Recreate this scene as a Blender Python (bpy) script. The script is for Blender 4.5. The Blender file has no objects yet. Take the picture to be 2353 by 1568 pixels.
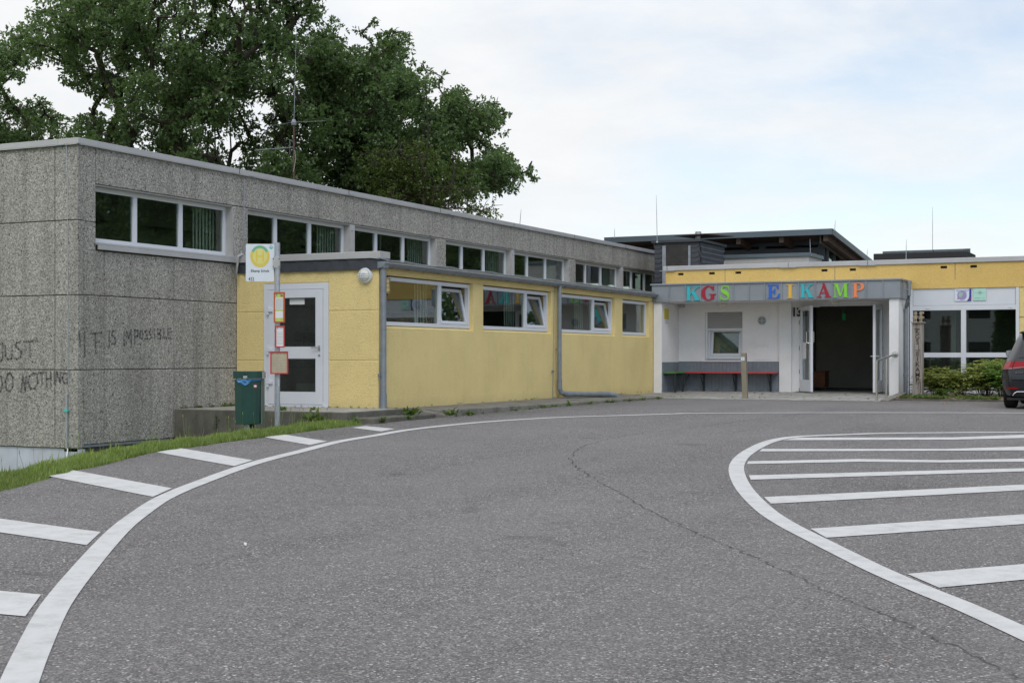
import bpy, bmesh, math, random
import numpy as np
from mathutils import Vector, Matrix
R = math.radians
random.seed(7); RNG = np.random.default_rng(7)
C = bpy.context.scene.collection
SC = bpy.context.scene

# ------------------------------------------------------------------ camera
# picture frame 2352 x 1568; world X runs along the entrance front, Y along the long facades
FL, PCX, HZ, CAMZ = 3267.0, 1176.0, 820.0, 1.4
_n = math.hypot(1575, 3267); SN, CS = 1575 / _n, 3267 / _n
cam = bpy.data.cameras.new('camera'); camo = bpy.data.objects.new('camera', cam); C.objects.link(camo)
camo.location = (0, 0, CAMZ); camo.rotation_euler = (R(90), 0, math.atan2(1575, 3267))
cam.sensor_width = 36; cam.lens = 36 * FL / 2352; cam.shift_y = (HZ - 784) / 2352
cam.clip_start = 0.1; cam.clip_end = 2000
SC.camera = camo

def ray(x, y):
    a = (x - PCX) / FL; b = (HZ - y) / FL
    return (a * CS - SN, a * SN + CS, b)
def onX(x, y, X):
    r = ray(x, y); d = X / r[0]; return Vector((X, r[1] * d, CAMZ + r[2] * d))
def onY(x, y, Y):
    r = ray(x, y); d = Y / r[1]; return Vector((r[0] * d, Y, CAMZ + r[2] * d))
def onD(x, y, d):
    r = ray(x, y); return Vector((r[0] * d, r[1] * d, CAMZ + r[2] * d))
def depth(X, Y): return -X * SN + Y * CS
def G(X, Y):
    d = depth(X, Y)
    if d < -20: d = -20
    if d < 22: return .0184 * d
    if d < 28: t = d - 22; return .0184 * (22 + t - t * t / 12)
    return .0184 * 25
def onG(x, y):
    r = ray(x, y); d = 15.0
    for _ in range(60):
        p = (r[0] * d, r[1] * d); d = .5 * d + .5 * (CAMZ - G(*p)) / -r[2]
    return Vector((r[0] * d, r[1] * d, G(r[0] * d, r[1] * d)))

# ------------------------------------------------------------------ light
SC.view_settings.view_transform = 'Standard'; SC.view_settings.look = 'None'
SC.view_settings.exposure = 0.25; SC.view_settings.gamma = 1.0
SC.render.engine = 'CYCLES'
SUNDIR = Vector((.36, -.60, .72)).normalized()
sun = bpy.data.lights.new('sun', 'SUN'); suno = bpy.data.objects.new('sun', sun); C.objects.link(suno)
sun.energy = 0.85; sun.angle = R(25); sun.color = (1, .96, .9)
suno.rotation_euler = SUNDIR.to_track_quat('Z', 'Y').to_euler(); suno.location = (-10, -20, 30)

class NT:
    """thin node helper"""
    def __init__(s, tree): s.t = tree
    def n(s, typ, props=None, **inp):
        nd = s.t.nodes.new(typ)
        for k, v in (props or {}).items(): setattr(nd, k, v)
        for k, v in inp.items():
            key = int(k[1:]) if k[0] == 'i' and k[1:].isdigit() else k.replace('_', ' ')
            if isinstance(v, bpy.types.NodeSocket): s.t.links.new(v, nd.inputs[key])
            else:
                sk = nd.inputs[key]
                if isinstance(v, tuple) and len(v) == 3 and sk.type == 'RGBA': v = (*v, 1)
                sk.default_value = v
        return nd
    def math(s, op, a, b=0.0, c=0.0):
        return s.n('ShaderNodeMath', {'operation': op}, i0=a, i1=b, i2=c).outputs[0]
    def ramp(s, fac, stops, interp='LINEAR'):
        nd = s.t.nodes.new('ShaderNodeValToRGB'); s.t.links.new(fac, nd.inputs[0]); nd.color_ramp.interpolation = interp
        e = nd.color_ramp.elements
        while len(e) < len(stops): e.new(.5)
        for el, (p, c) in zip(e, stops):
            el.position = p; el.color = (*c, 1) if isinstance(c, tuple) else (c, c, c, 1)
        return nd.outputs[0]
    def mix(s, fac, a, b, mode='MIX'):
        nd = s.t.nodes.new('ShaderNodeMix'); nd.data_type = 'RGBA'; nd.blend_type = mode
        for sk, v in ((nd.inputs[0], fac), (nd.inputs[6], a), (nd.inputs[7], b)):
            if isinstance(v, bpy.types.NodeSocket): s.t.links.new(v, sk)
            else: sk.default_value = (*v, 1) if isinstance(v, tuple) else v
        return nd.outputs[2]
    def noise(s, vec, scale, detail=3, rough=.55, dist=0.0):
        return s.n('ShaderNodeTexNoise', None, Vector=vec, Scale=scale, Detail=detail, Roughness=rough, Distortion=dist).outputs[0]
    def vor(s, vec, scale, feat='F1'):
        return s.n('ShaderNodeTexVoronoi', {'feature': feat}, Vector=vec, Scale=scale)

w = bpy.data.worlds.new('World'); SC.world = w; w.use_nodes = True
h = NT(w.node_tree); w.node_tree.nodes.clear()
tc = h.n('ShaderNodeTexCoord').outputs['Generated']
sky = h.n('ShaderNodeTexSky', {'sky_type': 'NISHITA', 'sun_disc': False, 'sun_elevation': math.asin(SUNDIR.z),
          'sun_rotation': math.atan2(SUNDIR.x, SUNDIR.y), 'air_density': 1.0, 'dust_density': .6})
bgA = h.n('ShaderNodeBackground', None, Color=sky.outputs[0], Strength=0.13)
sep = h.n('ShaderNodeSeparateXYZ', None, Vector=tc)
el = h.math('MAXIMUM', sep.outputs[2], 0.0)
# flat cloud deck: project the direction on a layer overhead
den = h.math('ADD', el, .22)
cv = h.n('ShaderNodeCombineXYZ', None, X=h.math('DIVIDE', sep.outputs[0], den), Y=h.math('DIVIDE', sep.outputs[1], den), Z=0.0).outputs[0]
n1 = h.noise(cv, 1.5, 7, .58, .35); n2 = h.noise(cv, 5.0, 6, .6, .2)
side = h.math('ADD', h.math('MULTIPLY', sep.outputs[0], .42), .10)      # thinner cloud towards the east
cl = h.math('SUBTRACT', h.math('ADD', h.math('MULTIPLY', n1, .85), h.math('MULTIPLY', n2, .16)), side)
fac = h.n('ShaderNodeMapRange', {'interpolation_type': 'SMOOTHSTEP'}, Value=cl, From_Min=.24, From_Max=.70, To_Min=.27, To_Max=1.0).outputs[0]
bright = h.n('ShaderNodeMapRange', None, Value=el, From_Min=.22, From_Max=.85, To_Min=.80, To_Max=1.75).outputs[0]
tone = h.n('ShaderNodeMapRange', None, Value=n2, From_Min=.3, From_Max=.7, To_Min=.97, To_Max=1.03).outputs[0]
bgB = h.n('ShaderNodeBackground', None, Color=(.97, .985, 1.0), Strength=h.math('MULTIPLY', bright, tone))
ms = h.n('ShaderNodeMixShader', None, i0=fac, i1=bgA.outputs[0], i2=bgB.outputs[0])
h.n('ShaderNodeOutputWorld', None, Surface=ms.outputs[0])

# ------------------------------------------------------------------ materials
def lin(r, g, b):
    f = lambda c: (c / 255 / 12.92) if c / 255 <= .04045 else ((c / 255 + .055) / 1.055) ** 2.4
    return (f(r), f(g), f(b))
M = {}
def mat(name, col=(.5, .5, .5), rough=.6, metal=0.0, spec=.5, var=0.0, vscale=3.0, bump=0.0, bscale=40.0, fn=None, **kw):
    m = bpy.data.materials.new(name); m.use_nodes = True; t = m.node_tree
    b = t.nodes['Principled BSDF']; hh = NT(t)
    b.inputs['Base Color'].default_value = (*col, 1); b.inputs['Roughness'].default_value = rough
    b.inputs['Metallic'].default_value = metal; b.inputs['Specular IOR Level'].default_value = spec
    for k, v in kw.items(): b.inputs[k.replace('_', ' ')].default_value = v
    pos = hh.n('ShaderNodeNewGeometry').outputs['Position']
    if var:
        n = hh.noise(pos, vscale, 6, .65)
        c = hh.mix(hh.n('ShaderNodeMapRange', None, Value=n, From_Min=.3, From_Max=.7).outputs[0],
                   tuple(x * (1 - var) for x in col), tuple(min(1, x * (1 + var)) for x in col))
        t.links.new(c, b.inputs['Base Color'])
    if bump:
        n = hh.noise(pos, bscale, 4, .6)
        t.links.new(hh.n('ShaderNodeBump', None, Strength=bump, Distance=.01, Height=n).outputs[0], b.inputs['Normal'])
    if fn: fn(hh, t, b, pos)
    M[name] = m; return m

def f_asphalt(h, t, b, pos):
    v = h.vor(pos, 100); v2 = h.vor(pos, 62)
    sepc = h.n('ShaderNodeSeparateColor', None, Color=v.outputs['Color']).outputs
    s2 = h.n('ShaderNodeSeparateColor', None, Color=v2.outputs['Color']).outputs
    base = h.ramp(sepc[0], [(0, (.066, .062, .062)), (.45, (.120, .112, .109)), (.85, (.195, .182, .176)), (1, (.32, .30, .288))])
    patch = h.n('ShaderNodeMapRange', None, Value=h.noise(pos, .35, 5, .6), From_Min=.3, From_Max=.7, To_Min=.84, To_Max=1.12).outputs[0]
    c = h.mix(1.0, base, h.n('ShaderNodeCombineColor', None, Red=patch, Green=patch, Blue=patch).outputs[0], 'MULTIPLY')
    fine = h.n('ShaderNodeMapRange', None, Value=h.noise(pos, 7, 5, .7), From_Min=.25, From_Max=.75, To_Min=.86, To_Max=1.12).outputs[0]
    c = h.mix(1.0, c, h.n('ShaderNodeCombineColor', None, Red=fine, Green=fine, Blue=fine).outputs[0], 'MULTIPLY')
    speck = h.math('MULTIPLY', h.math('GREATER_THAN', s2[1], .80), h.math('LESS_THAN', v2.outputs['Distance'], h.math('MULTIPLY', s2[0], .5)))
    c = h.mix(h.math('MULTIPLY', speck, .85), c, h.ramp(s2[2], [(0, (.34, .32, .30)), (.6, (.52, .50, .48)), (.85, (.60, .58, .56)), (1, (.42, .30, .25))]))
    oil = h.ramp(h.noise(pos, 1.15, 2, .5, .6), [(.0, 1.0), (.27, 1.0), (.33, 0.0)])
    c = h.mix(h.math('MULTIPLY', oil, .45), c, (.055, .053, .052))
    track = h.ramp(h.noise(h.n('ShaderNodeMapping', None, Vector=pos, Rotation=(0, 0, R(22)), Scale=(1.0, .12, 1)).outputs[0], 1.0, 3, .5), [(.42, 0.0), (.6, 1.0)])
    c = h.mix(h.math('MULTIPLY', track, .22), c, (.20, .192, .188))
    t.links.new(c, b.inputs['Base Color'])
    hgt = h.math('ADD', h.math('MULTIPLY', v.outputs['Distance'], -1.0), h.noise(pos, 120, 2))
    t.links.new(h.n('ShaderNodeBump', None, Strength=.55, Distance=.006, Height=hgt).outputs[0], b.inputs['Normal'])
mat('asphalt', rough=.85, spec=.25, fn=f_asphalt)

def f_agg(dark):
    def f(h, t, b, pos):
        wob = h.n('ShaderNodeVectorMath', {'operation': 'ADD'}, i0=pos, i1=h.n('ShaderNodeVectorMath', {'operation': 'SCALE'}, i0=h.n('ShaderNodeTexNoise', None, Vector=pos, Scale=60.0).outputs[1], Scale=.006).outputs[0]).outputs[0]
        v = h.vor(wob, 54); e = h.vor(wob, 54, 'DISTANCE_TO_EDGE')
        s = h.n('ShaderNodeSeparateColor', None, Color=v.outputs['Color']).outputs
        c = h.ramp(s[0], [(0, (.19, .18, .165)), (.3, (.28, .268, .248)), (.7, (.375, .362, .338)), (1, (.49, .475, .445))])
        c = h.mix(h.math('GREATER_THAN', s[1], .972), c, (.055, .052, .05))
        c = h.mix(h.ramp(e.outputs['Distance'], [(0, .8), (.09, 0.0)]), c, (.125, .116, .10))
        st = h.noise(h.n('ShaderNodeMapping', None, Vector=pos, Scale=(1.4, 1.4, .35)).outputs[0], 1.1, 6, .65)
        k = h.n('ShaderNodeMapRange', None, Value=st, From_Min=.28, From_Max=.7, To_Min=.82 * dark, To_Max=1.06 * dark).outputs[0]
        c = h.mix(1.0, c, h.n('ShaderNodeCombineColor', None, Red=k, Green=k, Blue=h.math('MULTIPLY', k, .97)).outputs[0], 'MULTIPLY')
        run = h.noise(h.n('ShaderNodeMapping', None, Vector=pos, Scale=(5, 5, .25)).outputs[0], 1.0, 5, .6)
        c = h.mix(h.math('MULTIPLY', h.ramp(run, [(.5, 0.0), (.72, 1.0)]), .35), c, (.10, .098, .085))
        t.links.new(c, b.inputs['Base Color'])
        hh_ = h.math('MINIMUM', e.outputs['Distance'], .25)
        t.links.new(h.n('ShaderNodeBump', None, Strength=.9, Distance=.03, Height=hh_).outputs[0], b.inputs['Normal'])
    return f
mat('aggregate', rough=.9, spec=.2, fn=f_agg(1.46))

def f_stucco(col, spots):
    def f(h, t, b, pos):
        q = h.n('ShaderNodeMapping', None, Vector=pos, Scale=(1, 1, 1.5)).outputs[0]
        n = h.noise(q, 46, 4, .62); v = h.vor(q, 52)
        big = h.n('ShaderNodeMapRange', None, Value=h.noise(pos, .9, 6, .65), From_Min=.3, From_Max=.7).outputs[0]
        c = h.mix(big, tuple(x * .90 for x in col), tuple(min(1, x * 1.05) for x in col))
        pit = h.ramp(n, [(.30, 1.0), (.46, 0.0)])
        c = h.mix(h.math('MULTIPLY', pit, spots), c, (col[0] * .52, col[1] * .45, col[2] * .42))
        run = h.noise(h.n('ShaderNodeMapping', None, Vector=pos, Scale=(7, 7, .3)).outputs[0], 1.0, 5, .65)
        c = h.mix(h.math('MULTIPLY', h.ramp(run, [(.52, 0.0), (.75, 1.0)]), .14), c, (col[0] * .62, col[1] * .58, col[2] * .6))
        sepz = h.n('ShaderNodeSeparateXYZ', None, Vector=pos).outputs[2]
        dirt = h.math('MULTIPLY', h.ramp(sepz, [(0.0, 1.0), (.5, 1.0), (.72, 0.0)]), h.noise(pos, 4, 5, .7))
        c = h.mix(h.math('MULTIPLY', dirt, .45), c, (.22, .20, .13))
        t.links.new(c, b.inputs['Base Color'])
        hg = h.math('ADD', n, h.math('MULTIPLY', v.outputs['Distance'], .35))
        t.links.new(h.n('ShaderNodeBump', None, Strength=.75, Distance=.018, Height=hg).outputs[0], b.inputs['Normal'])
    return f
mat('yellow_plaster', rough=.85, spec=.25, fn=f_stucco((.79, .635, .285), .5))
mat('golden_plaster', rough=.85, spec=.25, fn=f_stucco((.74, .515, .17), .6))
mat('white_plaster', (.72, .72, .72), .75, var=.05, vscale=2.5, bump=.15, bscale=30)
def f_concrete(col, moss):
    def f(h, t, b, pos):
        n = h.noise(h.n('ShaderNodeMapping', None, Vector=pos, Scale=(1, 1, .5)).outputs[0], 3.0, 8, .7)
        c = h.ramp(n, [(.25, tuple(x * .45 for x in col)), (.5, col), (.75, tuple(x * 1.35 for x in col))])
        c = h.mix(h.math('MULTIPLY', h.ramp(h.noise(pos, 5, 6, .7), [(.52, 0.0), (.66, 1.0)]), moss), c, (.07, .085, .03))
        t.links.new(c, b.inputs['Base Color'])
        t.links.new(h.n('ShaderNodeBump', None, Strength=.4, Distance=.01, Height=h.noise(pos, 60, 5, .7)).outputs[0], b.inputs['Normal'])
    return f
mat('dark_concrete', rough=.9, spec=.2, fn=f_concrete((.13, .122, .105), .5))
mat('pale_concrete', rough=.9, spec=.2, fn=f_concrete((.33, .315, .28), .25))
mat('kerb_concrete', rough=.9, spec=.2, fn=f_concrete((.20, .19, .165), .35))
mat('plinth_paint', (.47, .50, .55), .6, var=.16, vscale=2.2)
mat('column_concrete', (.40, .395, .38), .8, var=.12, vscale=4)
def f_pavers(h, t, b, pos):
    br = h.n('ShaderNodeTexBrick', {'offset': .5}, Vector=pos, Color1=(.36, .35, .325), Color2=(.29, .285, .265), Mortar=(.12, .115, .09),
             Scale=1.0, Mortar_Size=.011, Mortar_Smooth=.2, Bias=0.0, Brick_Width=.60, Row_Height=.40)
    n = h.n('ShaderNodeMapRange', None, Value=h.noise(pos, 3.5, 7, .7), From_Min=.3, From_Max=.7, To_Min=.78, To_Max=1.12).outputs[0]
    c = h.mix(1.0, br.outputs[0], h.n('ShaderNodeCombineColor', None, Red=n, Green=n, Blue=n).outputs[0], 'MULTIPLY')
    moss = h.math('MULTIPLY', br.outputs[1], h.ramp(h.noise(pos, 2.2, 4), [(.5, 0.0), (.62, 1.0)]))
    c = h.mix(moss, c, (.09, .13, .03)); t.links.new(c, b.inputs['Base Color'])
    t.links.new(h.n('ShaderNodeBump', None, Strength=.5, Distance=.01, Height=h.math('SUBTRACT', h.noise(pos, 70, 4), br.outputs[1])).outputs[0], b.inputs['Normal'])
mat('paving_slabs', rough=.9, spec=.2, fn=f_pavers)
def f_paint(h, t, b, pos):
    n = h.noise(pos, 6, 8, .72); fine = h.noise(pos, 90, 3, .6)
    c = h.ramp(n, [(.28, (.38, .375, .365)), (.5, (.49, .488, .475)), (.7, (.54, .54, .53))])
    chips = h.ramp(h.math('ADD', h.math('MULTIPLY', fine, .6), h.math('MULTIPLY', n, .4)), [(.31, 1.0), (.36, 0.0)])
    c = h.mix(chips, c, (.16, .155, .15)); t.links.new(c, b.inputs['Base Color'])
    t.links.new(h.n('ShaderNodeBump', None, Strength=.3, Distance=.004, Height=h.noise(pos, 110, 3)).outputs[0], b.inputs['Normal'])
mat('road_paint', rough=.75, spec=.3, fn=f_paint)
def f_crack(h, t, b, pos):
    a = h.ramp(h.noise(pos, 5, 6, .7), [(.30, 0.0), (.52, 1.0)]); t.links.new(h.math('MULTIPLY', a, .50), b.inputs['Alpha'])
mat('tar', (.045, .043, .042), .9, fn=f_crack)
mat('soil', rough=.95, spec=.1, fn=lambda h, t, b, pos: t.links.new(h.ramp(h.vor(pos, 38).outputs['Color'], [(0, (.06, .045, .03)), (.5, (.14, .105, .07)), (1, (.27, .21, .14))]), b.inputs['Base Color']))
mat('turf', (.075, .10, .03), .95, spec=.1, var=.4, vscale=5)
mat('far_ground', (.10, .12, .055), .95, spec=.1, var=.3, vscale=.4)
mat('white_plastic', (.64, .66, .695), .32, var=.03, vscale=2)
mat('grey_gasket', (.05, .05, .05), .6)
mat('zinc', (.285, .31, .335), .42, metal=.35, var=.10, vscale=1.6)
mat('zinc_pipe', (.22, .245, .27), .45, metal=.3, var=.16, vscale=5)
mat('aluminium_trim', (.46, .455, .45), .45, metal=.25, var=.08, vscale=2)
mat('fascia_metal', (.115, .145, .165), .4, metal=.3, var=.08, vscale=1)
def f_slate(h, t, b, pos):
    br = h.n('ShaderNodeTexBrick', {'offset': .5}, Vector=h.n('ShaderNodeMapping', None, Vector=pos, Rotation=(R(90), 0, 0)).outputs[0], Color1=(.085, .09, .10), Color2=(.05, .054, .06), Mortar=(.015, .015, .016), Scale=1.0, Mortar_Size=.012, Brick_Width=.22, Row_Height=.16)
    t.links.new(h.mix(h.math('MULTIPLY', h.noise(pos, 6, 6, .7), .5), br.outputs[0], (.14, .145, .15)), b.inputs['Base Color'])
mat('slate', rough=.5, fn=f_slate)
mat('slate_tile', (.042, .046, .054), .45, var=.25, vscale=6)
mat('dark_cladding', (.035, .05, .065), .45)
mat('rafter_wood', (.07, .042, .03), .7, var=.3, vscale=3)
mat('old_board', (.10, .085, .065), .8, var=.4, vscale=5)
mat('dark_board', (.040, .036, .033), .8, var=.4, vscale=5)
mat('lead', (.30, .32, .36), .5, metal=.3, var=.2, vscale=8)
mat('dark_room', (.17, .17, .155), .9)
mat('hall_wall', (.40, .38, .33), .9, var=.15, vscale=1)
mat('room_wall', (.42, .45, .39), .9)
mat('curtain', (.50, .52, .48), .9, var=.2, vscale=8)
mat('black', (.012, .012, .013), .5)
mat('steel', (.52, .51, .49), .28, metal=.9, var=.06, vscale=12)
mat('galvanised', (.40, .43, .46), .42, metal=.55, var=.16, vscale=14)
mat('bronze_steel', (.30, .27, .20), .42, metal=.4, var=.10, vscale=6)
mat('rust', (.085, .045, .032), .8, var=.3, vscale=14)
mat('green_paint', (.011, .052, .040), .38, var=.18, vscale=9)
mat('green_paint_pale', (.085, .13, .11), .5, var=.15, vscale=9)
mat('blue_bag', (.05, .20, .42), .35, Transmission_Weight=0.0)
mat('sign_white', (.66, .70, .74), .35, var=.04, vscale=5)
mat('sign_yellow', (.70, .54, .075), .4); mat('sign_yellow_pale', (.68, .64, .21), .4); mat('sign_green', (.17, .42, .25), .4)
mat('sign_teal', (.10, .50, .42), .4); mat('ink', (.012, .012, .014), .5); mat('ink_soft', (.24, .25, .25), .6)
mat('frame_orange', (.52, .10, .035), .45, var=.15, vscale=20); mat('frame_red', (.50, .035, .035), .45, var=.1, vscale=20)
mat('paper_green', (.48, .58, .14), .6); mat('paper_white', (.70, .71, .70), .6); mat('paper_tan', (.44, .38, .26), .6, var=.1, vscale=12)
mat('sticker_red', (.30, .03, .035), .5)
mat('lamp_glass', (.62, .61, .52), .3); mat('lamp_cream', (.66, .50, .20), .4)
mat('wainscot', (.165, .195, .225), .6, var=.14, vscale=5)
mat('bench_red', (.44, .035, .04), .5, var=.06); mat('bench_green', (.07, .20, .045), .5); mat('bench_iron', (.022, .028, .03), .5)
mat('shutter', (.40, .40, .395), .5)
mat('notice_yellow', (.58, .50, .06), .5)
mat('timber', rough=.85, fn=lambda h, t, b, pos: t.links.new(h.ramp(h.noise(h.n('ShaderNodeMapping', None, Vector=pos, Scale=(22, 22, 1.3)).outputs[0], 2.0, 6, .65), [(.25, (.10, .085, .07)), (.5, (.26, .23, .20)), (.75, (.40, .37, .33))]), b.inputs['Base Color']))
mat('timber_groove', (.05, .042, .035), .9); mat('plywood', (.30, .25, .18), .8, var=.2, vscale=12)
mat('chest_wood', (.20, .075, .03), .6, var=.3, vscale=5)
mat('bark', rough=.95, spec=.1, fn=lambda h, t, b, pos: t.links.new(h.ramp(h.noise(h.n('ShaderNodeMapping', None, Vector=pos, Scale=(9, 9, 2)).outputs[0], 2.0, 5, .7), [(.3, (.022, .019, .014)), (.7, (.075, .066, .05))]), b.inputs['Base Color']))
mat('acrylic_mint', (.42, .70, .60), .2); mat('acrylic_clear', (.66, .72, .80), .2); mat('plaque_blue', (.035, .05, .27), .3); mat('plaque_violet', (.33, .27, .50), .3); mat('plaque_green', (.36, .50, .42), .3)
mat('plaque_red', (.5, .06, .05), .3)
for nm, c in (('letter_turquoise', (.035, .43, .47)), ('letter_crimson', (.33, .012, .03)), ('letter_lime', (.22, .60, .045)),
              ('letter_blue', (.02, .12, .56)), ('letter_gold', (.72, .43, .06)), ('letter_orange', (.82, .24, .085))): mat(nm, c, .45)
mat('exit_green', (.02, .22, .06), .4, Emission_Color=(.03, .5, .1, 1), Emission_Strength=.05)
mat('car_paint', (.012, .013, .016), .30, spec=.35, Coat_Weight=.45, Coat_Roughness=.05)
mat('car_plastic', (.012, .012, .013), .55); mat('tyre', (.012, .012, .012), .85, bump=.3, bscale=60); mat('alloy', (.45, .46, .47), .3, metal=.9)
mat('lamp_red', (.26, .006, .010), .25, spec=.3); mat('lamp_red_pale', (.34, .14, .14), .3, spec=.3); mat('chrome', (.75, .75, .75), .12, metal=1.0)
mat('mirror_glass', (.8, .82, .85), .03, metal=1.0)
mat('render_wall', (.66, .67, .68), .9, var=.06, vscale=1); mat('roof_tile', (.10, .09, .09), .8, var=.2)
mat('litter_leaf', (.30, .16, .06), .8, var=.3, vscale=20); mat('pebble_white', (.62, .61, .58), .8)
mat('graffiti', (.05, .052, .056), .9, fn=lambda h, t, b, pos: t.links.new(h.n('ShaderNodeMapRange', None, Value=h.noise(pos, 48, 3, .6), From_Min=.34, From_Max=.56, To_Min=0.0, To_Max=.58).outputs[0], b.inputs['Alpha']))

def glass_mat(name, tint, ior):
    m = bpy.data.materials.new(name); m.use_nodes = True; t = m.node_tree; t.nodes.clear(); hh = NT(t)
    bk_ = hh.n('ShaderNodeNewGeometry').outputs['Backfacing']        # thin sheet: the same reflectance from either side
    fr = hh.n('ShaderNodeFresnel', None, IOR=hh.math('ADD', hh.math('MULTIPLY', bk_, 1 / ior - ior), ior)).outputs[0]
    tr = hh.n('ShaderNodeBsdfTransparent', None, Color=tint); gl = hh.n('ShaderNodeBsdfGlossy', None, Color=(.95, .97, 1), Roughness=0.0)
    mx = hh.n('ShaderNodeMixShader', None, i0=fr, i1=tr.outputs[0], i2=gl.outputs[0])
    hh.n('ShaderNodeOutputMaterial', None, Surface=mx.outputs[0]); M[name] = m
glass_mat('window_glass', (.72, .78, .74), 1.75); glass_mat('car_glass', (.35, .37, .38), 1.6); glass_mat('clear_glass', (.90, .93, .92), 1.45)

def leaf_mat(name, c1, c2, c3, trans=.3, rough=.45):
    m = bpy.data.materials.new(name); m.use_nodes = True; t = m.node_tree; t.nodes.clear(); hh = NT(t)
    geo = hh.n('ShaderNodeNewGeometry'); r = geo.outputs['Random Per Island']
    c = hh.ramp(r, [(0, c1), (.5, c2), (.9, c3), (1, tuple(x * 1.25 for x in c3))])
    big = hh.n('ShaderNodeMapRange', None, Value=hh.noise(geo.outputs['Position'], .55, 3), From_Min=.3, From_Max=.7, To_Min=.72, To_Max=1.3).outputs[0]
    c = hh.mix(1.0, c, hh.n('ShaderNodeCombineColor', None, Red=big, Green=big, Blue=big).outputs[0], 'MULTIPLY')
    pb = hh.n('ShaderNodeBsdfPrincipled', None, Base_Color=c, Roughness=rough); pb.inputs['Specular IOR Level'].default_value = .45
    tl = hh.n('ShaderNodeBsdfTranslucent', None, Color=hh.mix(.5, c, (c3[0] * 1.6, c3[1] * 1.7, c3[2] * .8)))
    mx = hh.n('ShaderNodeMixShader', None, i0=trans, i1=pb.outputs[0], i2=tl.outputs[0])
    hh.n('ShaderNodeOutputMaterial', None, Surface=mx.outputs[0]); M[name] = m
leaf_mat('oak_leaf', (.052, .092, .032), (.084, .142, .052), (.135, .205, .085), .38)
leaf_mat('birch_leaf', (.045, .075, .014), (.070, .105, .022), (.11, .15, .035))
leaf_mat('shrub_leaf', (.085, .135, .035), (.17, .22, .055), (.36, .37, .11), .25)
leaf_mat('shrub_leaf_green', (.05, .12, .02), (.10, .21, .04), (.20, .31, .07), .25)
leaf_mat('blade', (.07, .125, .025), (.13, .21, .042), (.27, .31, .10), .35)
leaf_mat('reed_leaf', (.07, .13, .025), (.14, .22, .05), (.30, .35, .12), .3)
leaf_mat('weed_leaf', (.05, .09, .02), (.085, .15, .03), (.15, .21, .05), .3)

# ------------------------------------------------------------------ object helpers
WL = {}
def wl(o): return WL.get(o.name, Vector((0, 0, 0))) if o else Vector((0, 0, 0))
def thing(name, label, cat, loc=(0, 0, 0), group=None):
    o = bpy.data.objects.new(name, None); C.objects.link(o); o.location = loc; o.empty_display_size = .3
    WL[o.name] = Vector(loc); o['label'] = label; o['category'] = cat
    if group: o['group'] = group
    return o
def tag(o, label, cat, group=None):
    o['label'] = label; o['category'] = cat
    if group: o['group'] = group
    return o
def link_mesh(name, me, m, parent=None, base=None, label=None, smooth=False):
    """me holds world coordinates; origin goes to base (or the parent's base)"""
    o = bpy.data.objects.new(name, me); C.objects.link(o)
    if m is not None and not me.materials: me.materials.append(M[m] if isinstance(m, str) else m)
    b = Vector(base) if base is not None else wl(parent)
    if b.length > 0: me.transform(Matrix.Translation(-b))
    if parent: o.parent = parent; o.location = b - wl(parent)
    else: o.location = b
    WL[o.name] = b
    if label: o['label'] = label
    if smooth: me.polygons.foreach_set('use_smooth', [True] * len(me.polygons))
    return o
def np_mesh(name, v, f):
    me = bpy.data.meshes.new(name); v = np.asarray(v, dtype=np.float32); f = np.asarray(f, dtype=np.int32); k = f.shape[1]
    me.vertices.add(len(v)); me.vertices.foreach_set('co', v.ravel()); me.loops.add(f.size); me.loops.foreach_set('vertex_index', f.ravel())
    me.polygons.add(len(f)); me.polygons.foreach_set('loop_start', np.arange(0, f.size, k, dtype=np.int32)); me.polygons.foreach_set('loop_total', np.full(len(f), k, dtype=np.int32))
    me.update(calc_edges=True); return me
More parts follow.
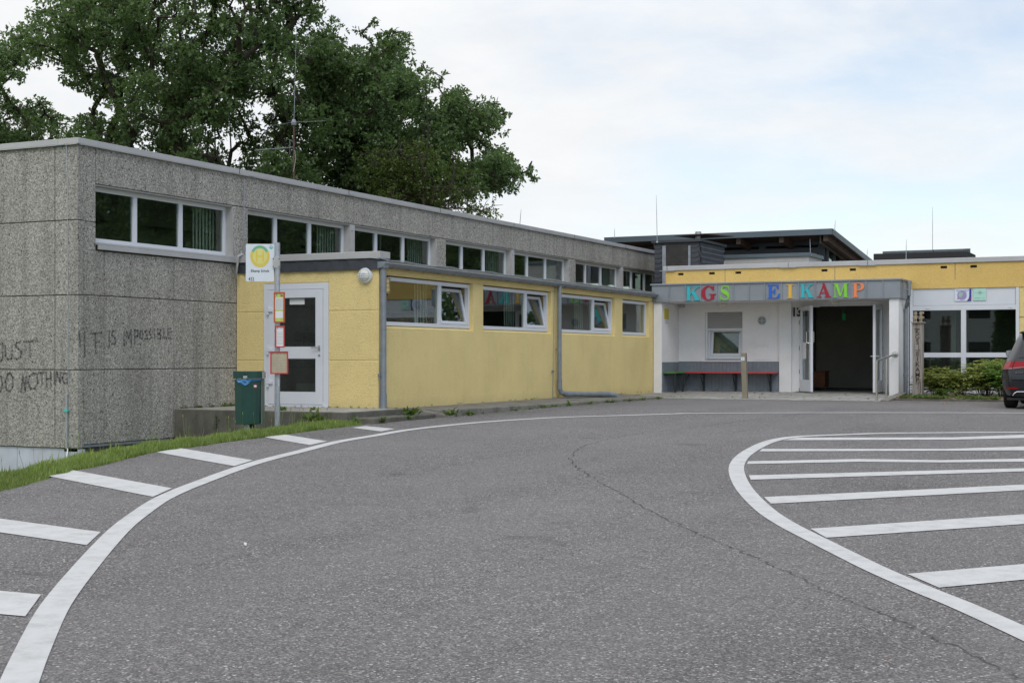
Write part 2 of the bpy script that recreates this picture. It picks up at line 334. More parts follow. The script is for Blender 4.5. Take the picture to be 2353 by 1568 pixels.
class MB:
    def __init__(s): s.v = []; s.f = []
    def add(s, vs, fs):
        o = len(s.v); s.v += [tuple(p) for p in vs]; s.f += [tuple(i + o for i in q) for q in fs]; return s
    def box(s, x0, x1, y0, y1, z0, z1):
        x0, x1 = sorted((x0, x1)); y0, y1 = sorted((y0, y1)); z0, z1 = sorted((z0, z1))
        return s.add([(x0, y0, z0), (x1, y0, z0), (x1, y1, z0), (x0, y1, z0), (x0, y0, z1), (x1, y0, z1), (x1, y1, z1), (x0, y1, z1)],
                     [(0, 3, 2, 1), (4, 5, 6, 7), (0, 1, 5, 4), (1, 2, 6, 5), (2, 3, 7, 6), (3, 0, 4, 7)])
    def hexa(s, b, t):
        return s.add(list(b) + list(t), [(3, 2, 1, 0), (4, 5, 6, 7), (0, 1, 5, 4), (1, 2, 6, 5), (2, 3, 7, 6), (3, 0, 4, 7)])
    def tube(s, pts, r, n=10, cap=True):
        pts = [Vector(p) for p in pts]; rs = r if isinstance(r, (list, tuple)) else [r] * len(pts); rings = []
        for i, p in enumerate(pts):
            d = (pts[min(i + 1, len(pts) - 1)] - pts[max(i - 1, 0)]).normalized()
            a = Vector((0, 0, 1)) if abs(d.z) < .9 else Vector((1, 0, 0)); u = d.cross(a).normalized(); v = d.cross(u)
            rings.append([p + (u * math.cos(2 * math.pi * k / n) + v * math.sin(2 * math.pi * k / n)) * rs[i] for k in range(n)])
        vs = [q for rg in rings for q in rg]; fs = []
        for i in range(len(pts) - 1):
            for k in range(n): fs.append((i * n + k, i * n + (k + 1) % n, (i + 1) * n + (k + 1) % n, (i + 1) * n + k))
        if cap: fs += [tuple(range(n))[::-1], tuple((len(pts) - 1) * n + k for k in range(n))]
        return s.add(vs, fs)
    def prism(s, pts, off):
        """planar polygon pts (3D) pushed along off"""
        n = len(pts); off = Vector(off); a = [Vector(p) for p in pts]; b = [p + off for p in a]
        return s.add(a + b, [tuple(range(n))[::-1], tuple(range(n, 2 * n))] + [(i, (i + 1) % n, n + (i + 1) % n, n + i) for i in range(n)])
    def disc(s, c, nrm, prof, n=24):
        """lathe: prof = [(radius, offset along nrm)...]"""
        c = Vector(c); nrm = Vector(nrm).normalized(); a = Vector((0, 0, 1)) if abs(nrm.z) < .9 else Vector((1, 0, 0)); u = nrm.cross(a).normalized(); v = nrm.cross(u); vs = []; fs = []
        for r, o in prof: vs += [c + nrm * o + (u * math.cos(2 * math.pi * k / n) + v * math.sin(2 * math.pi * k / n)) * r for k in range(n)]
        for i in range(len(prof) - 1):
            for k in range(n): fs.append((i * n + k, i * n + (k + 1) % n, (i + 1) * n + (k + 1) % n, (i + 1) * n + k))
        fs += [tuple(range(n)), tuple((len(prof) - 1) * n + k for k in range(n))[::-1]]
        return s.add(vs, fs)
    def mesh(s, name, bevel=0.0):
        me = bpy.data.meshes.new(name); bm = bmesh.new(); vv = [bm.verts.new(p) for p in s.v]
        for q in s.f:
            try: bm.faces.new([vv[i] for i in q])
            except ValueError: pass
        bmesh.ops.recalc_face_normals(bm, faces=bm.faces[:])
        if bevel: bmesh.ops.bevel(bm, geom=[e for e in bm.edges if len(e.link_faces) == 2 and e.calc_face_angle(0) > .6], offset=bevel, segments=2, affect='EDGES', profile=.6, clamp_overlap=True)
        bm.to_mesh(me); bm.free(); return me
    def build(s, name, m, parent=None, base=None, label=None, bevel=0.0, smooth=False):
        return link_mesh(name, s.mesh(name, bevel), m, parent, base, label, smooth)
def structure(o): o['kind'] = 'structure'; return o
class FR:
    """local frame on a wall: u along, z up, n outward"""
    def __init__(s, o, u, n): s.o = Vector(o); s.u = Vector(u); s.n = Vector(n)
    def p(s, u, z, n): return s.o + s.u * u + Vector((0, 0, z)) + s.n * n
    def box(s, mb, u0, u1, z0, z1, n0, n1):
        a = [s.p(u0, z0, n0), s.p(u1, z0, n0), s.p(u1, z0, n1), s.p(u0, z0, n1)]; b = [s.p(u0, z1, n0), s.p(u1, z1, n0), s.p(u1, z1, n1), s.p(u0, z1, n1)]
        return mb.hexa(a, b)
def fx(X): return FR((X, 0, 0), (0, 1, 0), (1, 0, 0))        # facade facing +X, u = Y
def fy(Y): return FR((0, Y, 0), (1, 0, 0), (0, -1, 0))       # facade facing -Y, u = X
def ring(fr, mb, u0, u1, z0, z1, w_, n0, n1):
    """rectangular frame of member width w_"""
    fr.box(mb, u0, u1, z0, z0 + w_, n0, n1); fr.box(mb, u0, u1, z1 - w_, z1, n0, n1)
    fr.box(mb, u0, u0 + w_, z0 + w_, z1 - w_, n0, n1); fr.box(mb, u1 - w_, u1, z0 + w_, z1 - w_, n0, n1)
def text_mesh(name, s, size, fr, u, z, n, depth_=.002, width=1.0, align='LEFT', bold=0.0):
    cu = bpy.data.curves.new(name, 'FONT'); cu.body = s; cu.size = size; cu.extrude = depth_; cu.align_x = align; cu.offset = bold
    ob = bpy.data.objects.new(name, cu); C.objects.link(ob); dg = bpy.context.evaluated_depsgraph_get(); dg.update()
    me = bpy.data.meshes.new_from_object(ob.evaluated_get(dg)); bpy.data.objects.remove(ob); bpy.data.curves.remove(cu); me.materials.clear()
    for v in me.vertices: v.co = fr.p(u + v.co.x * width, z + v.co.y, n + v.co.z)
    return me

# ------------------------------------------------------------------ ground, road, markings
EDGE = [(-60, -5.5), (0, -8.0), (6, -8.6), (9.2, -9.40), (11, -10.15), (13.1, -10.88), (15.5, -11.1), (18.3, -11.28), (20.2, -11.05), (34, -11.0)]
def edge(Y):
    for (a, xa), (b, xb) in zip(EDGE, EDGE[1:]):
        if Y <= b: return xa + (xb - xa) * (Y - a) / (b - a)
    return -11.0
MB().add([(-900, -900, -1.6), (900, -900, -1.6), (900, 900, -1.6), (-900, 900, -1.6)], [(0, 1, 2, 3)]).build('ground', 'far_ground')
structure(bpy.data.objects['ground'])
def sheet(name, us, Ys, fn, m):
    mb = MB(); nu = len(us); mb.v = [fn(u, y) for y in Ys for u in us]
    mb.f = [(j * nu + i, j * nu + i + 1, (j + 1) * nu + i + 1, (j + 1) * nu + i) for j in range(len(Ys) - 1) for i in range(nu - 1)]
    return structure(mb.build(name, m))
ys = [-60, -50, -40, -30, -20, -15, -10, -6, -3] + [i * .5 for i in range(0, 70)]
us = [0, .15, .3, .6] + [1 + i * .6 for i in range(34)] + [23, 26, 30, 36, 45, 60]
def road_pt(u, y):
    x = edge(y) + u
    return (x, y, G(x, y))
sheet('road', us, ys, road_pt, 'asphalt')
def sm(t): t = max(0, min(1, t)); return t * t * (3 - 2 * t)
def bank(X, Y):
    s_ = edge(Y) - X; D = 1.35 if Y < 14.6 else 1.35 - (Y - 14.6) / 3.7 * .85
    return G(X, Y) + .035 * sm(s_ / .25) - D * sm((s_ - .30) / 2.4)
def lawn_pt(s_, y):
    x = edge(y) - s_
    return (x, y, bank(x, y) - (.03 if s_ == 0 else 0))
sheet('lawn', [0, .12, .3, .45, .6, .8, 1, 1.25, 1.5, 1.8, 2.1, 2.5, 3, 3.6, 4.5, 6, 9, 15, 30, 60], [-60, -40, -25, -15, -8, -3] + [i * .5 for i in range(0, 37)] + [18.28], lawn_pt, 'turf')

def catmull(pts, n=6):
    out = []
    for i in range(len(pts) - 1):
        p0, p1, p2, p3 = pts[max(i - 1, 0)], pts[i], pts[i + 1], pts[min(i + 2, len(pts) - 1)]
        for k in range(n):
            t = k / n; out.append(.5 * ((2 * p1) + (p2 - p0) * t + (2 * p0 - 5 * p1 + 4 * p2 - p3) * t * t + (3 * p1 - p0 - 3 * p2 + p3) * t ** 3))
    return out + [pts[-1]]
def ribbon(mb, pts, w_, lift, jit=0.0):
    o = len(mb.v)
    for i, p in enumerate(pts):
        d = (pts[min(i + 1, len(pts) - 1)] - pts[max(i - 1, 0)]); d.z = 0; d.normalize(); s_ = Vector((-d.y, d.x, 0)) * (w_ / 2)
        for q in (p + s_, p - s_):
            x, y = q.x + random.uniform(-jit, jit), q.y + random.uniform(-jit, jit); mb.v.append((x, y, G(x, y) + lift))
    for i in range(len(pts) - 1): mb.f.append((o + 2 * i, o + 2 * i + 1, o + 2 * i + 3, o + 2 * i + 2))
def zL(px, py): return onG(px / 2.3342, 940.9 + py / 2.3342)
def zR(px, py): return onG(1612.9 + px / 2.501, 940.9 + py / 2.501)
def strip(mb, top, bot, n=10, lift=.005):
    """quad strip between two polylines of equal length, draped on the ground"""
    def res(pl):
        out = []
        for a, b in zip(pl, pl[1:]): out += [a + (b - a) * (k / n) for k in range(n)]
        return out + [pl[-1]]
    A, B = res(top), res(bot); o = len(mb.v)
    for a, b in zip(A, B):
        for k in range(4):
            q = a + (b - a) * (k / 3); mb.v.append((q.x, q.y, G(q.x, q.y) + lift))
    for i in range(len(A) - 1):
        for k in range(3): mb.f.append((o + 4 * i + k, o + 4 * i + k + 1, o + 4 * i + 5 + k, o + 4 * i + 4 + k))
mk = MB()
cen = [((15 + 195) / 2 - 60, 1620), (105, 1457), (171, 1300), (268, 1100), (348, 980), (445, 860), (550, 738), (650, 635), (745, 560), (853, 487), (968, 432), (1085, 386), (1260, 321), (1420, 271), (1620, 221), (1815, 172), (2015, 138), (2165, 112), (2353, 89)]
pts = [zL(*c) for c in cen]
for px, py in ((1000, 1372), (1500, 1341), (2000, 1325), (2353, 1314)): pts.append(onG(806.45 + px / 3.183, 537.6 + py / 3.183))
for x, y in ((1613, 948.9), (1973, 947.7), (2352, 948.5), (2700, 951)): pts.append(onG(x, y))
ribbon(mk, catmull(pts, 8), .155, .005)
bars = [((1885, 97), (1960, 88), (2118, 103), (2045, 117)), ((1412, 147), (1530, 134), (1755, 170), (1660, 190)), ((838, 228), (965, 206), (1355, 272), (1255, 303)),
        ((250, 355), (365, 320), (922, 422), (820, 468)), ((-420, 597), (-300, 545), (540, 657), (465, 727)), ((-700, 1035), (-560, 920), (220, 993), (135, 1110))]
for a, b, c, d in bars: strip(mk, [zL(*b), zL(*c)], [zL(*a), zL(*d)])
structure(mk.build('road_edge_marking', 'road_paint'))
mk = MB()
tear = [(2300, 1500), (1849, 1287), (1500, 1130), (1250, 1028), (1000, 918), (820, 830), (645, 742), (490, 662), (365, 580), (262, 480), (211, 400), (196, 335), (216, 287), (256, 250), (315, 215), (375, 188), (450, 168), (540, 156), (650, 149.5), (800, 144), (1000, 137), (1300, 133), (1849, 130), (2600, 131)]
ribbon(mk, catmull([zR(*c) for c in tear], 8), .155, .005)
def ext(a, b, k): return (b[0] + (b[0] - a[0]) * k, b[1] + (b[1] - a[1]) * k)
for top, bot in (([(545, 161.5), (1450, 159.5), (1849, 144)], [(460, 176), (1450, 172.5), (1849, 163)]), ([(345, 226), (1400, 226), (1849, 212)], [(328, 240), (1400, 236.5), (1849, 234)]),
                 ([(265, 297), (900, 284), (1370, 291), (1849, 282)], [(257, 313), (900, 300), (1370, 303.5), (1849, 300)]), ([(268, 378), (1849, 337)], [(279, 403), (1849, 355)]),
                 ([(355, 503), (1849, 431)], [(395, 541), (1849, 463)]), ([(622, 685), (1849, 602)], [(713, 737), (1849, 658)]), ([(1178, 945), (1849, 888)], [(1360, 1024), (1849, 978)])):
    top = top + [(2300, top[-1][1] - .03 * 450 * .5)]; bot = bot + [(2300, bot[-1][1] - .03 * 450 * .5)]
    strip(mk, [zR(*q) for q in top], [zR(*q) for q in bot])
structure(mk.build('island_marking', 'road_paint'))
mk = MB()
ck = [(1930, 940), (1830, 952), (1700, 968), (1560, 985), (1440, 1000), (1350, 1022), (1312, 1048), (1330, 1078), (1400, 1118), (1480, 1165), (1580, 1215), (1700, 1265), (1800, 1310), (1920, 1365), (2050, 1420), (2200, 1490), (2352, 1560)]
cp = catmull([onG(*q) for q in ck], 14)
cp = [p + Vector((random.uniform(-.025, .025), random.uniform(-.025, .025), 0)) for p in cp]
ribbon(mk, cp, .017, .003, .005); structure(mk.build('road_seam', 'tar'))

# ------------------------------------------------------------------ concrete building (long, grey)
FX, EY = -14.89, 16.134
cb = thing('concrete_building', 'long grey flat-roofed building of washed pebble concrete panels with high strip windows', 'building', (-20, 30, .0))
gap = .0065
panels = MB()
CEN = [20.10 + 3.62 * k for k in range(9)]
def fpanel(y0, y1, z0, z1, x0=FX - .12, x1=FX): panels.box(x0, x1, y0 + gap, y1 - gap, z0 + gap, z1 - gap)
yend = 52.0
seams = [EY, 16.51] + CEN + [yend]
# top band
fpanel(EY + .12, 16.51, 3.42, 4.55); 
ts = [16.51] + [c + .03 for c in CEN] + [yend]
for a, b in zip(ts, ts[1:]): fpanel(a, b, 3.995, 4.55)
# corner below + wide pilasters
for z0, z1 in ((.10, 1.213), (1.213, 2.325), (2.325, 3.0)): fpanel(EY + .12, 16.69, z0, z1)
panels.box(FX - .12, FX, EY + .12 + gap, 16.51 - gap, 3.0 - gap, 3.42 - gap)
for k, c in enumerate(CEN):
    if k % 2 == 0: fpanel(c - .215, c + .205, 3.0, 3.995)
vj = [16.69, 18.32, 20.1] + [20.1 + 1.81 * k for k in range(1, 18)]
for a, b in zip(vj, vj[1:]):
    for z0, z1 in ((.10, 1.213), (1.213, 2.325), (2.325, 3.0)): fpanel(a, b, z0, z1)
# end wall panels (facing the road)
ex = [-14.89, -15.34] + [-15.34 - 3.62 * k for k in range(1, 4)]
for a, b in zip(ex, ex[1:]):
    for z0, z1 in ((.05, 1.213), (1.213, 2.322), (2.322, 3.43), (3.43, 4.55)):
        panels.box(b + gap, a - (gap if a != -14.89 else 0), EY, EY + .12, z0 + gap, z1 - gap)
panels.build('wall', 'aggregate', cb, bevel=.006)
bk = MB()       # joint filler behind the panels, inside walls
bk.box(FX - .30, FX - .03, EY + .03, yend, 0.0, 2.98); bk.box(FX - .30, FX - .05, 16.45, yend, 2.981, 3.082); bk.box(FX - .30, FX - .03, EY + .03, 16.50, 2.98, 4.5); bk.box(FX - .30, FX - .03, 16.5, yend, 4.02, 4.5)
bk.box(-26, FX - .31, EY + .03, EY + .3, .047, 4.5); bk.box(-26.3, -26.0, EY + .03, yend, -.6, 2.5); bk.box(-26.3, -26.0, EY + .03, yend, 4.25, 4.5)
bk.build('joint', 'dark_concrete', cb)
MB().box(-26.3, FX - .02, EY + .02, yend, 4.46, 4.54).build('roof', 'kerb_concrete', cb)
rm = MB(); rm.box(-25.9, FX - .32, EY + .35, yend - .1, .5, .6); rm.box(-25.9, FX - .32, EY + .35, yend - .1, 4.3, 4.4); rm.box(-22.0, -21.9, EY + .35, yend - .1, .62, 2.4)
rm.box(-17.2, -16.9, EY + .4, yend - .2, 3.75, 4.28)
rm.build('interior', 'room_wall', cb)
rwo = MB().box(-26.18, -26.17, EY + .3, yend - .1, 2.501, 4.249).build('rear_window', 'clear_glass', cb)  # rear strip glazing and its posts: unseen, added to brighten the room
for i in range(11): y = EY + .3 + i * 3.55; MB().box(-26.24, -26.182, y, y + .12, 2.501, 4.249).build('added_window_post', 'white_plastic', rwo)
cop = MB()
cop.box(FX - .35, FX + .045, EY - .045, yend, 4.548, 4.635); cop.box(-26.3, FX - .352, EY - .045, EY + .35, 4.548, 4.635)
cop.box(FX + .012, FX + .047, EY - .01, yend, 4.535, 4.5475); cop.box(-26.3, FX + .011, EY - .047, EY - .012, 4.535, 4.5475)
cop.build('coping', 'aluminium_trim', cb, bevel=.006)
for y in (20.0, 23.5, 27.2, 30.9, 34.6, 38.3, 42): MB().box(FX + .046, FX + .051, y - .008, y + .008, 4.55, 4.632).build('coping_joint', 'kerb_concrete', cb)
for y in (19.85, 20.35, 23.6, 27.6, 31.2, 34.9, 38.4): MB().box(FX + .0455, FX + .055, y - .07, y + .07, 4.545, 4.562).build('coping_clip', 'galvanised', cb)
MB().box(FX - .38, FX - .22, EY - .058, EY - .046, 4.54, 4.556).build('coping_clip', 'galvanised', cb); MB().box(FX + .0455, FX + .056, EY + .0, EY + .05, 4.53, 4.56).build('coping_clip', 'galvanised', cb)
pl = MB(); pl.box(-26, FX - .03, EY + .035, EY + .30, -1.6, .045); pl.box(FX - .29, FX - .01, EY + .03, EY + .16, -1.6, .04)
pl.build('plinth', 'plinth_paint', cb)
MB().box(FX - .25, FX - .02, EY + .165, 18.3, -1.6, .085).box(FX - .018, FX + .25, EY + .25, 18.2, -1.6, -.06).build('footing', 'dark_concrete', cb)
MB().box(FX - .005, FX + .02, EY + .1, 18.28, .06, .095).build('flashing', 'zinc_pipe', cb)
fw = fx(FX)
for k in range(9):
    y0 = 16.514 if k == 0 else CEN[k - 1] + (.205 if (k - 1) % 2 == 0 else .085)
    y1 = CEN[k] - (.215 if k % 2 == 0 else .085)
    if y0 > 44: break
    # window is set back 0.15 m in the opening, a pale reveal fills the far end
    fe = y1 - (.0 if k % 2 == 0 else .0)
    wn = MB(); a, b = y0 - .06, y1
    ring(fw, wn, a, b, 3.125, 3.985, .075, -.21, -.15)
    L = b - a - .15; m1 = a + .075 + L * .315; m2 = a + .075 + L * .655
    for m_ in (m1, m2): fw.box(wn, m_ - .045, m_ + .045, 3.2, 3.91, -.205, -.148)
    wo = wn.build('window', 'white_plastic', cb, base=fw.p((a + b) / 2, 3.12, -.18), bevel=.004)
    for q0, q1 in ((a + .075, m1 - .045), (m1 + .045, m2 - .045), (m2 + .045, b - .075)):
        g = MB(); fw.box(g, q0 - .005, q1 + .005, 3.195, 3.915, -.185, -.177); g.build('pane', 'window_glass', wo)
    g = MB(); fw.box(g, a + .075, b - .075, 3.2, 3.9, -.60, -.59)
    cu = MB()
    for j in range(12):
        yy = b - .12 - j * .045; fw.box(cu, yy - .02, yy + .02, 3.15, 3.98, -.34 - .03 * (j % 2), -.33 - .03 * (j % 2))
    cu.build('curtain', 'curtain', wo)
    sl = MB(); fw.box(sl, y0 + .01, y1 + .02, 3.085, 3.12, -.15, .05); fw.box(sl, y0 + .01, y1 + .02, 3.015, 3.084, .02, .05); sl.build('sill', 'aluminium_trim', wo, bevel=.004)
    rv = MB(); fw.box(rv, y1 - .012, y1 + .0, 3.12, 3.974, -.148, -.004); fw.box(rv, y0, y1, 3.974, 3.994, -.148, -.02); rv.build('reveal', 'column_concrete', wo)
for k, c in enumerate(CEN):
    if k % 2:
        po = MB().box(FX - .2, FX - .01, c - .083, c + .083, 3.0, 3.994).build('column', 'column_concrete', cb)
        for z in (3.3, 3.88): MB().disc((FX - .01, c - .02, z), (1, 0, 0), [(.018, 0), (.018, .012), (.008, .016)], 8).build('bolt', 'galvanised', po)
# lightning conductors
MB().tube([onY(152, 335, EY - .03), onY(155, 420, EY - .03), onY(155.5, 600, EY - .03), onY(157, 760, EY - .03), onY(157, 880, EY - .03), onY(154.5, 895, EY - .03), onY(156, 905, EY - .03)], .006, 6).build('lightning_wire', 'galvanised', cb)
MB().box(*[onY(153.5, 905, EY).x, onY(157.5, 905, EY).x], EY - .03, EY - .005, onY(155, 1030, EY).z, onY(155, 905, EY).z).tube([onY(156, 1030, EY - .02), onY(152, 1062, EY - .1)], .014, 6).build('earthing_strap', 'galvanised', cb)
MB().box(onY(151.5, 900, EY).x, onY(160, 900, EY).x, EY - .05, EY - .004, onY(155, 945, EY).z, onY(155, 939, EY).z).build('strap_clip', 'sign_teal', cb)
MB().tube([onX(561, 412, FX + .03), onX(561, 470, FX + .03), onX(560, 570, FX + .03), onX(566, 588, FX + .06)], .006, 6).build('lightning_wire', 'galvanised', cb)
# graffiti, strokes traced on the two walls
def strokes(lst, fn, wd, off, name):
    mb = MB()
    for s_ in lst:
        P = [fn(px / 3.333, 672 + py / 3.333) for px, py in s_]
        for a, b in zip(P, P[1:]):
            d = (b - a)
            if d.length < 1e-4: continue
            d.normalize(); s2 = d.cross(off).normalized() * wd / 2; o = off * random.uniform(.003, .0055)
            e = d * wd * .3
            mb.add([a - e + s2 + o, b + e + s2 + o, b + e - s2 + o, a - e - s2 + o], [(0, 1, 2, 3)])
    mb.build(name, 'graffiti', cb)
J = [[(-2, 395), (22, 388), (22, 490), (12, 520), (-10, 522)], [(40, 410), (44, 480), (62, 512), (88, 505), (95, 470), (95, 400)], [(160, 375), (130, 382), (118, 405), (140, 430), (165, 452), (160, 490), (130, 510), (105, 500)],
     [(180, 375), (290, 368)], [(228, 372), (235, 495)],
     [(-30, 640), (-28, 760), (5, 760), (20, 700), (10, 640), (-30, 630)], [(60, 625), (42, 680), (50, 740), (75, 755), (98, 720), (100, 650), (80, 615), (60, 625)], [(162, 760), (175, 640), (195, 745), (202, 640)], [(225, 640), (215, 690), (235, 735), (265, 735), (290, 690), (285, 625), (255, 615), (225, 640)],
     [(290, 615), (345, 610)], [(318, 612), (325, 700)], [(355, 610), (360, 720)], [(390, 605), (392, 715)], [(358, 662), (392, 655)], [(415, 605), (420, 695)], [(430, 690), (436, 605), (460, 690), (465, 610)],
     [(515, 620), (490, 618), (478, 650), (490, 690), (515, 690), (522, 658), (500, 660)]]
for part_ in (J[:5], J[5:8], J[8:]): strokes(part_, lambda x, y: onY(x, y, EY), .035, Vector((0, -1, 0)), 'graffiti')
I = [[(605, 300), (612, 405)], [(645, 300), (648, 490)], [(690, 312), (775, 308)], [(728, 312), (732, 470)], [(835, 290), (832, 430)], [(890, 290), (862, 295), (855, 325), (880, 350), (885, 385), (850, 392)],
     [(950, 285), (948, 395), (955, 410)], [(965, 395), (966, 290), (985, 350), (1000, 280), (1005, 412)], [(1030, 400), (1028, 285)], [(1028, 285), (1055, 290), (1052, 335), (1030, 340)], [(1072, 295), (1066, 340), (1085, 355), (1095, 320), (1085, 290), (1072, 295)],
     [(1125, 285), (1108, 300), (1122, 325), (1128, 350), (1105, 356)], [(1155, 280), (1140, 300), (1152, 322), (1158, 345), (1138, 355)], [(1180, 275), (1182, 352)], [(1205, 278), (1206, 352)], [(1205, 278), (1228, 285), (1222, 312), (1206, 315), (1230, 325), (1228, 350), (1206, 352)], [(1250, 275), (1252, 348), (1275, 348)], [(1305, 275), (1285, 278), (1284, 350), (1305, 350)], [(1284, 312), (1312, 300)]]
for part_ in (I[:4], I[4:6], I[6:]): strokes(part_, lambda x, y: onX(x, y, FX), .032, Vector((1, 0, 0)), 'graffiti')

# ------------------------------------------------------------------ yellow annexe
AX, AY, AE = -12.04, 19.967, 32.945
FLR = .56
an = thing('yellow_annexe', 'low yellow rough-plastered annexe with strip windows built against the grey building', 'building', (-13.4, 24, FLR))
ya = MB(); ff = fy(AY); fl = fx(AX)
dx0, dx1 = -14.305, -13.007
bands = [(.50, 1.345), (1.345, 2.165), (2.165, 2.86)]
for z0, z1 in bands:                                  # front: courses parted by shallow grooves
    g = .006
    ff.box(ya, FX + .01, dx0, z0 + g, z1 - g, -.22, 0); ff.box(ya, dx1, AX, z0 + g, min(z1 - g, 2.85), -.22, 0)
ff.box(ya, dx0, dx1, 2.645, 2.85, -.22, -.001)
ff.box(ya, FX + .01, dx0, .5, 2.8, -.23, -.008); ff.box(ya, dx1, AX - .01, .5, 2.8, -.23, -.008)
WIN = [(20.08, 23.33, 22.19), (23.74, 26.84, 25.77), (27.18, 30.42, 29.30), (30.89, 32.66, None)]
wz0, wz1 = 1.925, 2.735
fl.box(ya, AY + .225, AE, .50, wz0 - .055, -.25, -.02)
fl.box(ya, AY + .005, AE, wz1 + .02, 2.93, -.25, -.02)
pu = [AY + .02] + [q for w_ in WIN for q in w_[:2]] + [AE]
fl.box(ya, AY + .006, AY + .09, .5, wz1 + .018, -.22, -.002)
for a, b in zip(pu[2::2], pu[3::2]): fl.box(ya, a, b, .506, wz1 + .019, -.25, 0)
fl.box(ya, pu[-2], AE, wz0 - .054, wz1 + .019, -.25, -.001) if False else None
fl.box(ya, AY + .226, AE, .505, wz0 - .075, -.2, -.0025)            # lower wall face
fl.box(ya, AY + .007, AE, wz1 + .045, 2.925, -.2, -.004)
ya.build('wall', 'yellow_plaster', an, bevel=.012)
isl = MB()                                          # sloped plaster sills in the recesses
for a, b, m_ in WIN: isl.hexa([fl.p(a, wz0 - .074, -.1), fl.p(b, wz0 - .074, -.1), fl.p(b, wz0 - .074, -.006), fl.p(a, wz0 - .074, -.006)], [fl.p(a, wz0 - .005, -.1), fl.p(b, wz0 - .005, -.1), fl.p(b, wz0 - .045, -.0065), fl.p(a, wz0 - .045, -.0065)])
isl.build('window_ledge', 'yellow_plaster', an)
MB().box(FX + .0, AX - .02, AY + .02, AE, 2.932, 3.0).build('roof', 'kerb_concrete', an)
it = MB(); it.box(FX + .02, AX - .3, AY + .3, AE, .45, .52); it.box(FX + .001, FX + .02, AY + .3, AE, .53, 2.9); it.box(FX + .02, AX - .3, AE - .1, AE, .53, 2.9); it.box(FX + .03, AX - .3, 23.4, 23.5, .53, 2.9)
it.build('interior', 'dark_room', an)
for a, b, m_ in WIN:
    wn = MB(); ring(fl, wn, a, b, wz0, wz1, .065, -.15, -.075)
    if m_: fl.box(wn, m_ - .05, m_ + .05, wz0 + .065, wz1 - .065, -.148, -.074)
    wo = wn.build('window', 'white_plastic', an, base=fl.p((a + b) / 2, wz0, -.1), bevel=.004)
    e = (m_ - .05) if m_ else b - .065
    g = MB(); fl.box(g, a + .06, e + .005, wz0 + .06, wz1 - .06, -.116, -.108); g.build('pane', 'window_glass', wo)
    if m_:
        # bottom-hung sash, top leaning into the room
        s0, s1, h0 = m_ + .055, b - .07, wz0 + .07; H = wz1 - wz0 - .15; tl = R(12)
        def tp(u, zz, n): return fl.p(u, h0 + zz * math.cos(tl) + n * math.sin(tl), -.09 - zz * math.sin(tl) + n * math.cos(tl))
        def tbox(mb, u0, u1, q0, q1, n0, n1): mb.hexa([tp(u0, q0, n0), tp(u1, q0, n0), tp(u1, q0, n1), tp(u0, q0, n1)], [tp(u0, q1, n0), tp(u1, q1, n0), tp(u1, q1, n1), tp(u0, q1, n1)])
        sa = MB(); tbox(sa, s0, s1, 0, .055, -.04, .01); tbox(sa, s0, s1, H - .055, H, -.04, .01); tbox(sa, s0, s0 + .055, .055, H - .055, -.04, .01); tbox(sa, s1 - .055, s1, .055, H - .055, -.04, .01)
        so = sa.build('sash', 'white_plastic', wo, bevel=.003)
        gk = MB(); tbox(gk, s0 + .05, s1 - .05, .05, H - .05, -.02, -.012); gk.build('pane', 'window_glass', wo)
        cu = MB()
        for j in range(9): fl.box(cu, m_ - .10 - .05 * j, m_ - .065 - .05 * j, wz0, wz1, -.32 - .03 * (j % 2), -.31 - .03 * (j % 2))
        cu.build('curtain', 'curtain', wo)
# front door
fo = thing
dm = MB(); ring(ff, dm, dx0, dx1, FLR, 2.64, .10, -.10, .015); ff.box(dm, dx0, dx1, FLR, FLR + .035, -.10, .03)
df = dm.build('door_frame', 'white_plastic', an, base=ff.p((dx0 + dx1) / 2, FLR, 0), bevel=.004)
l0, l1, z0, z1 = dx0 + .105, dx1 - .105, FLR + .05, 2.535
lf = MB(); ff.box(lf, l0, l0 + .14, z0, z1, -.075, .028); ff.box(lf, l1 - .14, l1, z0, z1, -.075, .028)
ff.box(lf, l0 + .14, l1 - .14, z1 - .14, z1, -.074, .027); ff.box(lf, l0 + .14, l1 - .14, 1.375, 1.575, -.074, .027); ff.box(lf, l0 + .14, l1 - .14, z0, z0 + .21, -.074, .027)
door = lf.build('door', 'white_plastic', an, base=ff.p(l0, z0, 0), bevel=.004)
for q0, q1 in ((z0 + .20, 1.38), (1.57, z1 - .13)):
    g = MB(); ff.box(g, l0 + .13, l1 - .13, q0, q1, -.03, -.022); g.build('pane', 'window_glass', door)
    k = MB(); ring(ff, k, l0 + .139, l1 - .139, q0 + .009, q1 - .009, .008, -.02, .024); k.build('gasket', 'grey_gasket', door)
hn = MB(); hp = ff.p(l1 - .06, 1.56, .03); hn.box(hp.x - .018, hp.x + .018, hp.y - .012, hp.y, hp.z - .05, hp.z + .03); hn.tube([hp, hp + Vector((0, -.05, 0)), hp + Vector((-.13, -.055, 0))], .011, 8); hn.disc(hp + Vector((0, 0, -.13)), (0, -1, 0), [(.02, 0), (.018, .01)], 10)
hn.build('handle', 'steel', door)
for zz in (.98, 1.53, 2.20):
    k = MB(); u = dx0 + .10; ff.box(k, u - .02, u + .02, zz - .085, zz - .035, .029, .06); ff.box(k, u - .025, u + .10, zz - .033, zz + .013, .029, .065); ff.box(k, u - .02, u + .02, zz + .015, zz + .06, .029, .06); k.build('hinge', 'white_plastic', door, bevel=.003)
k = MB(); ff.box(k, -13.80, -13.50, 2.285, 2.395, -.0215, -.0205); k.build('paper_note', 'paper_white', door)
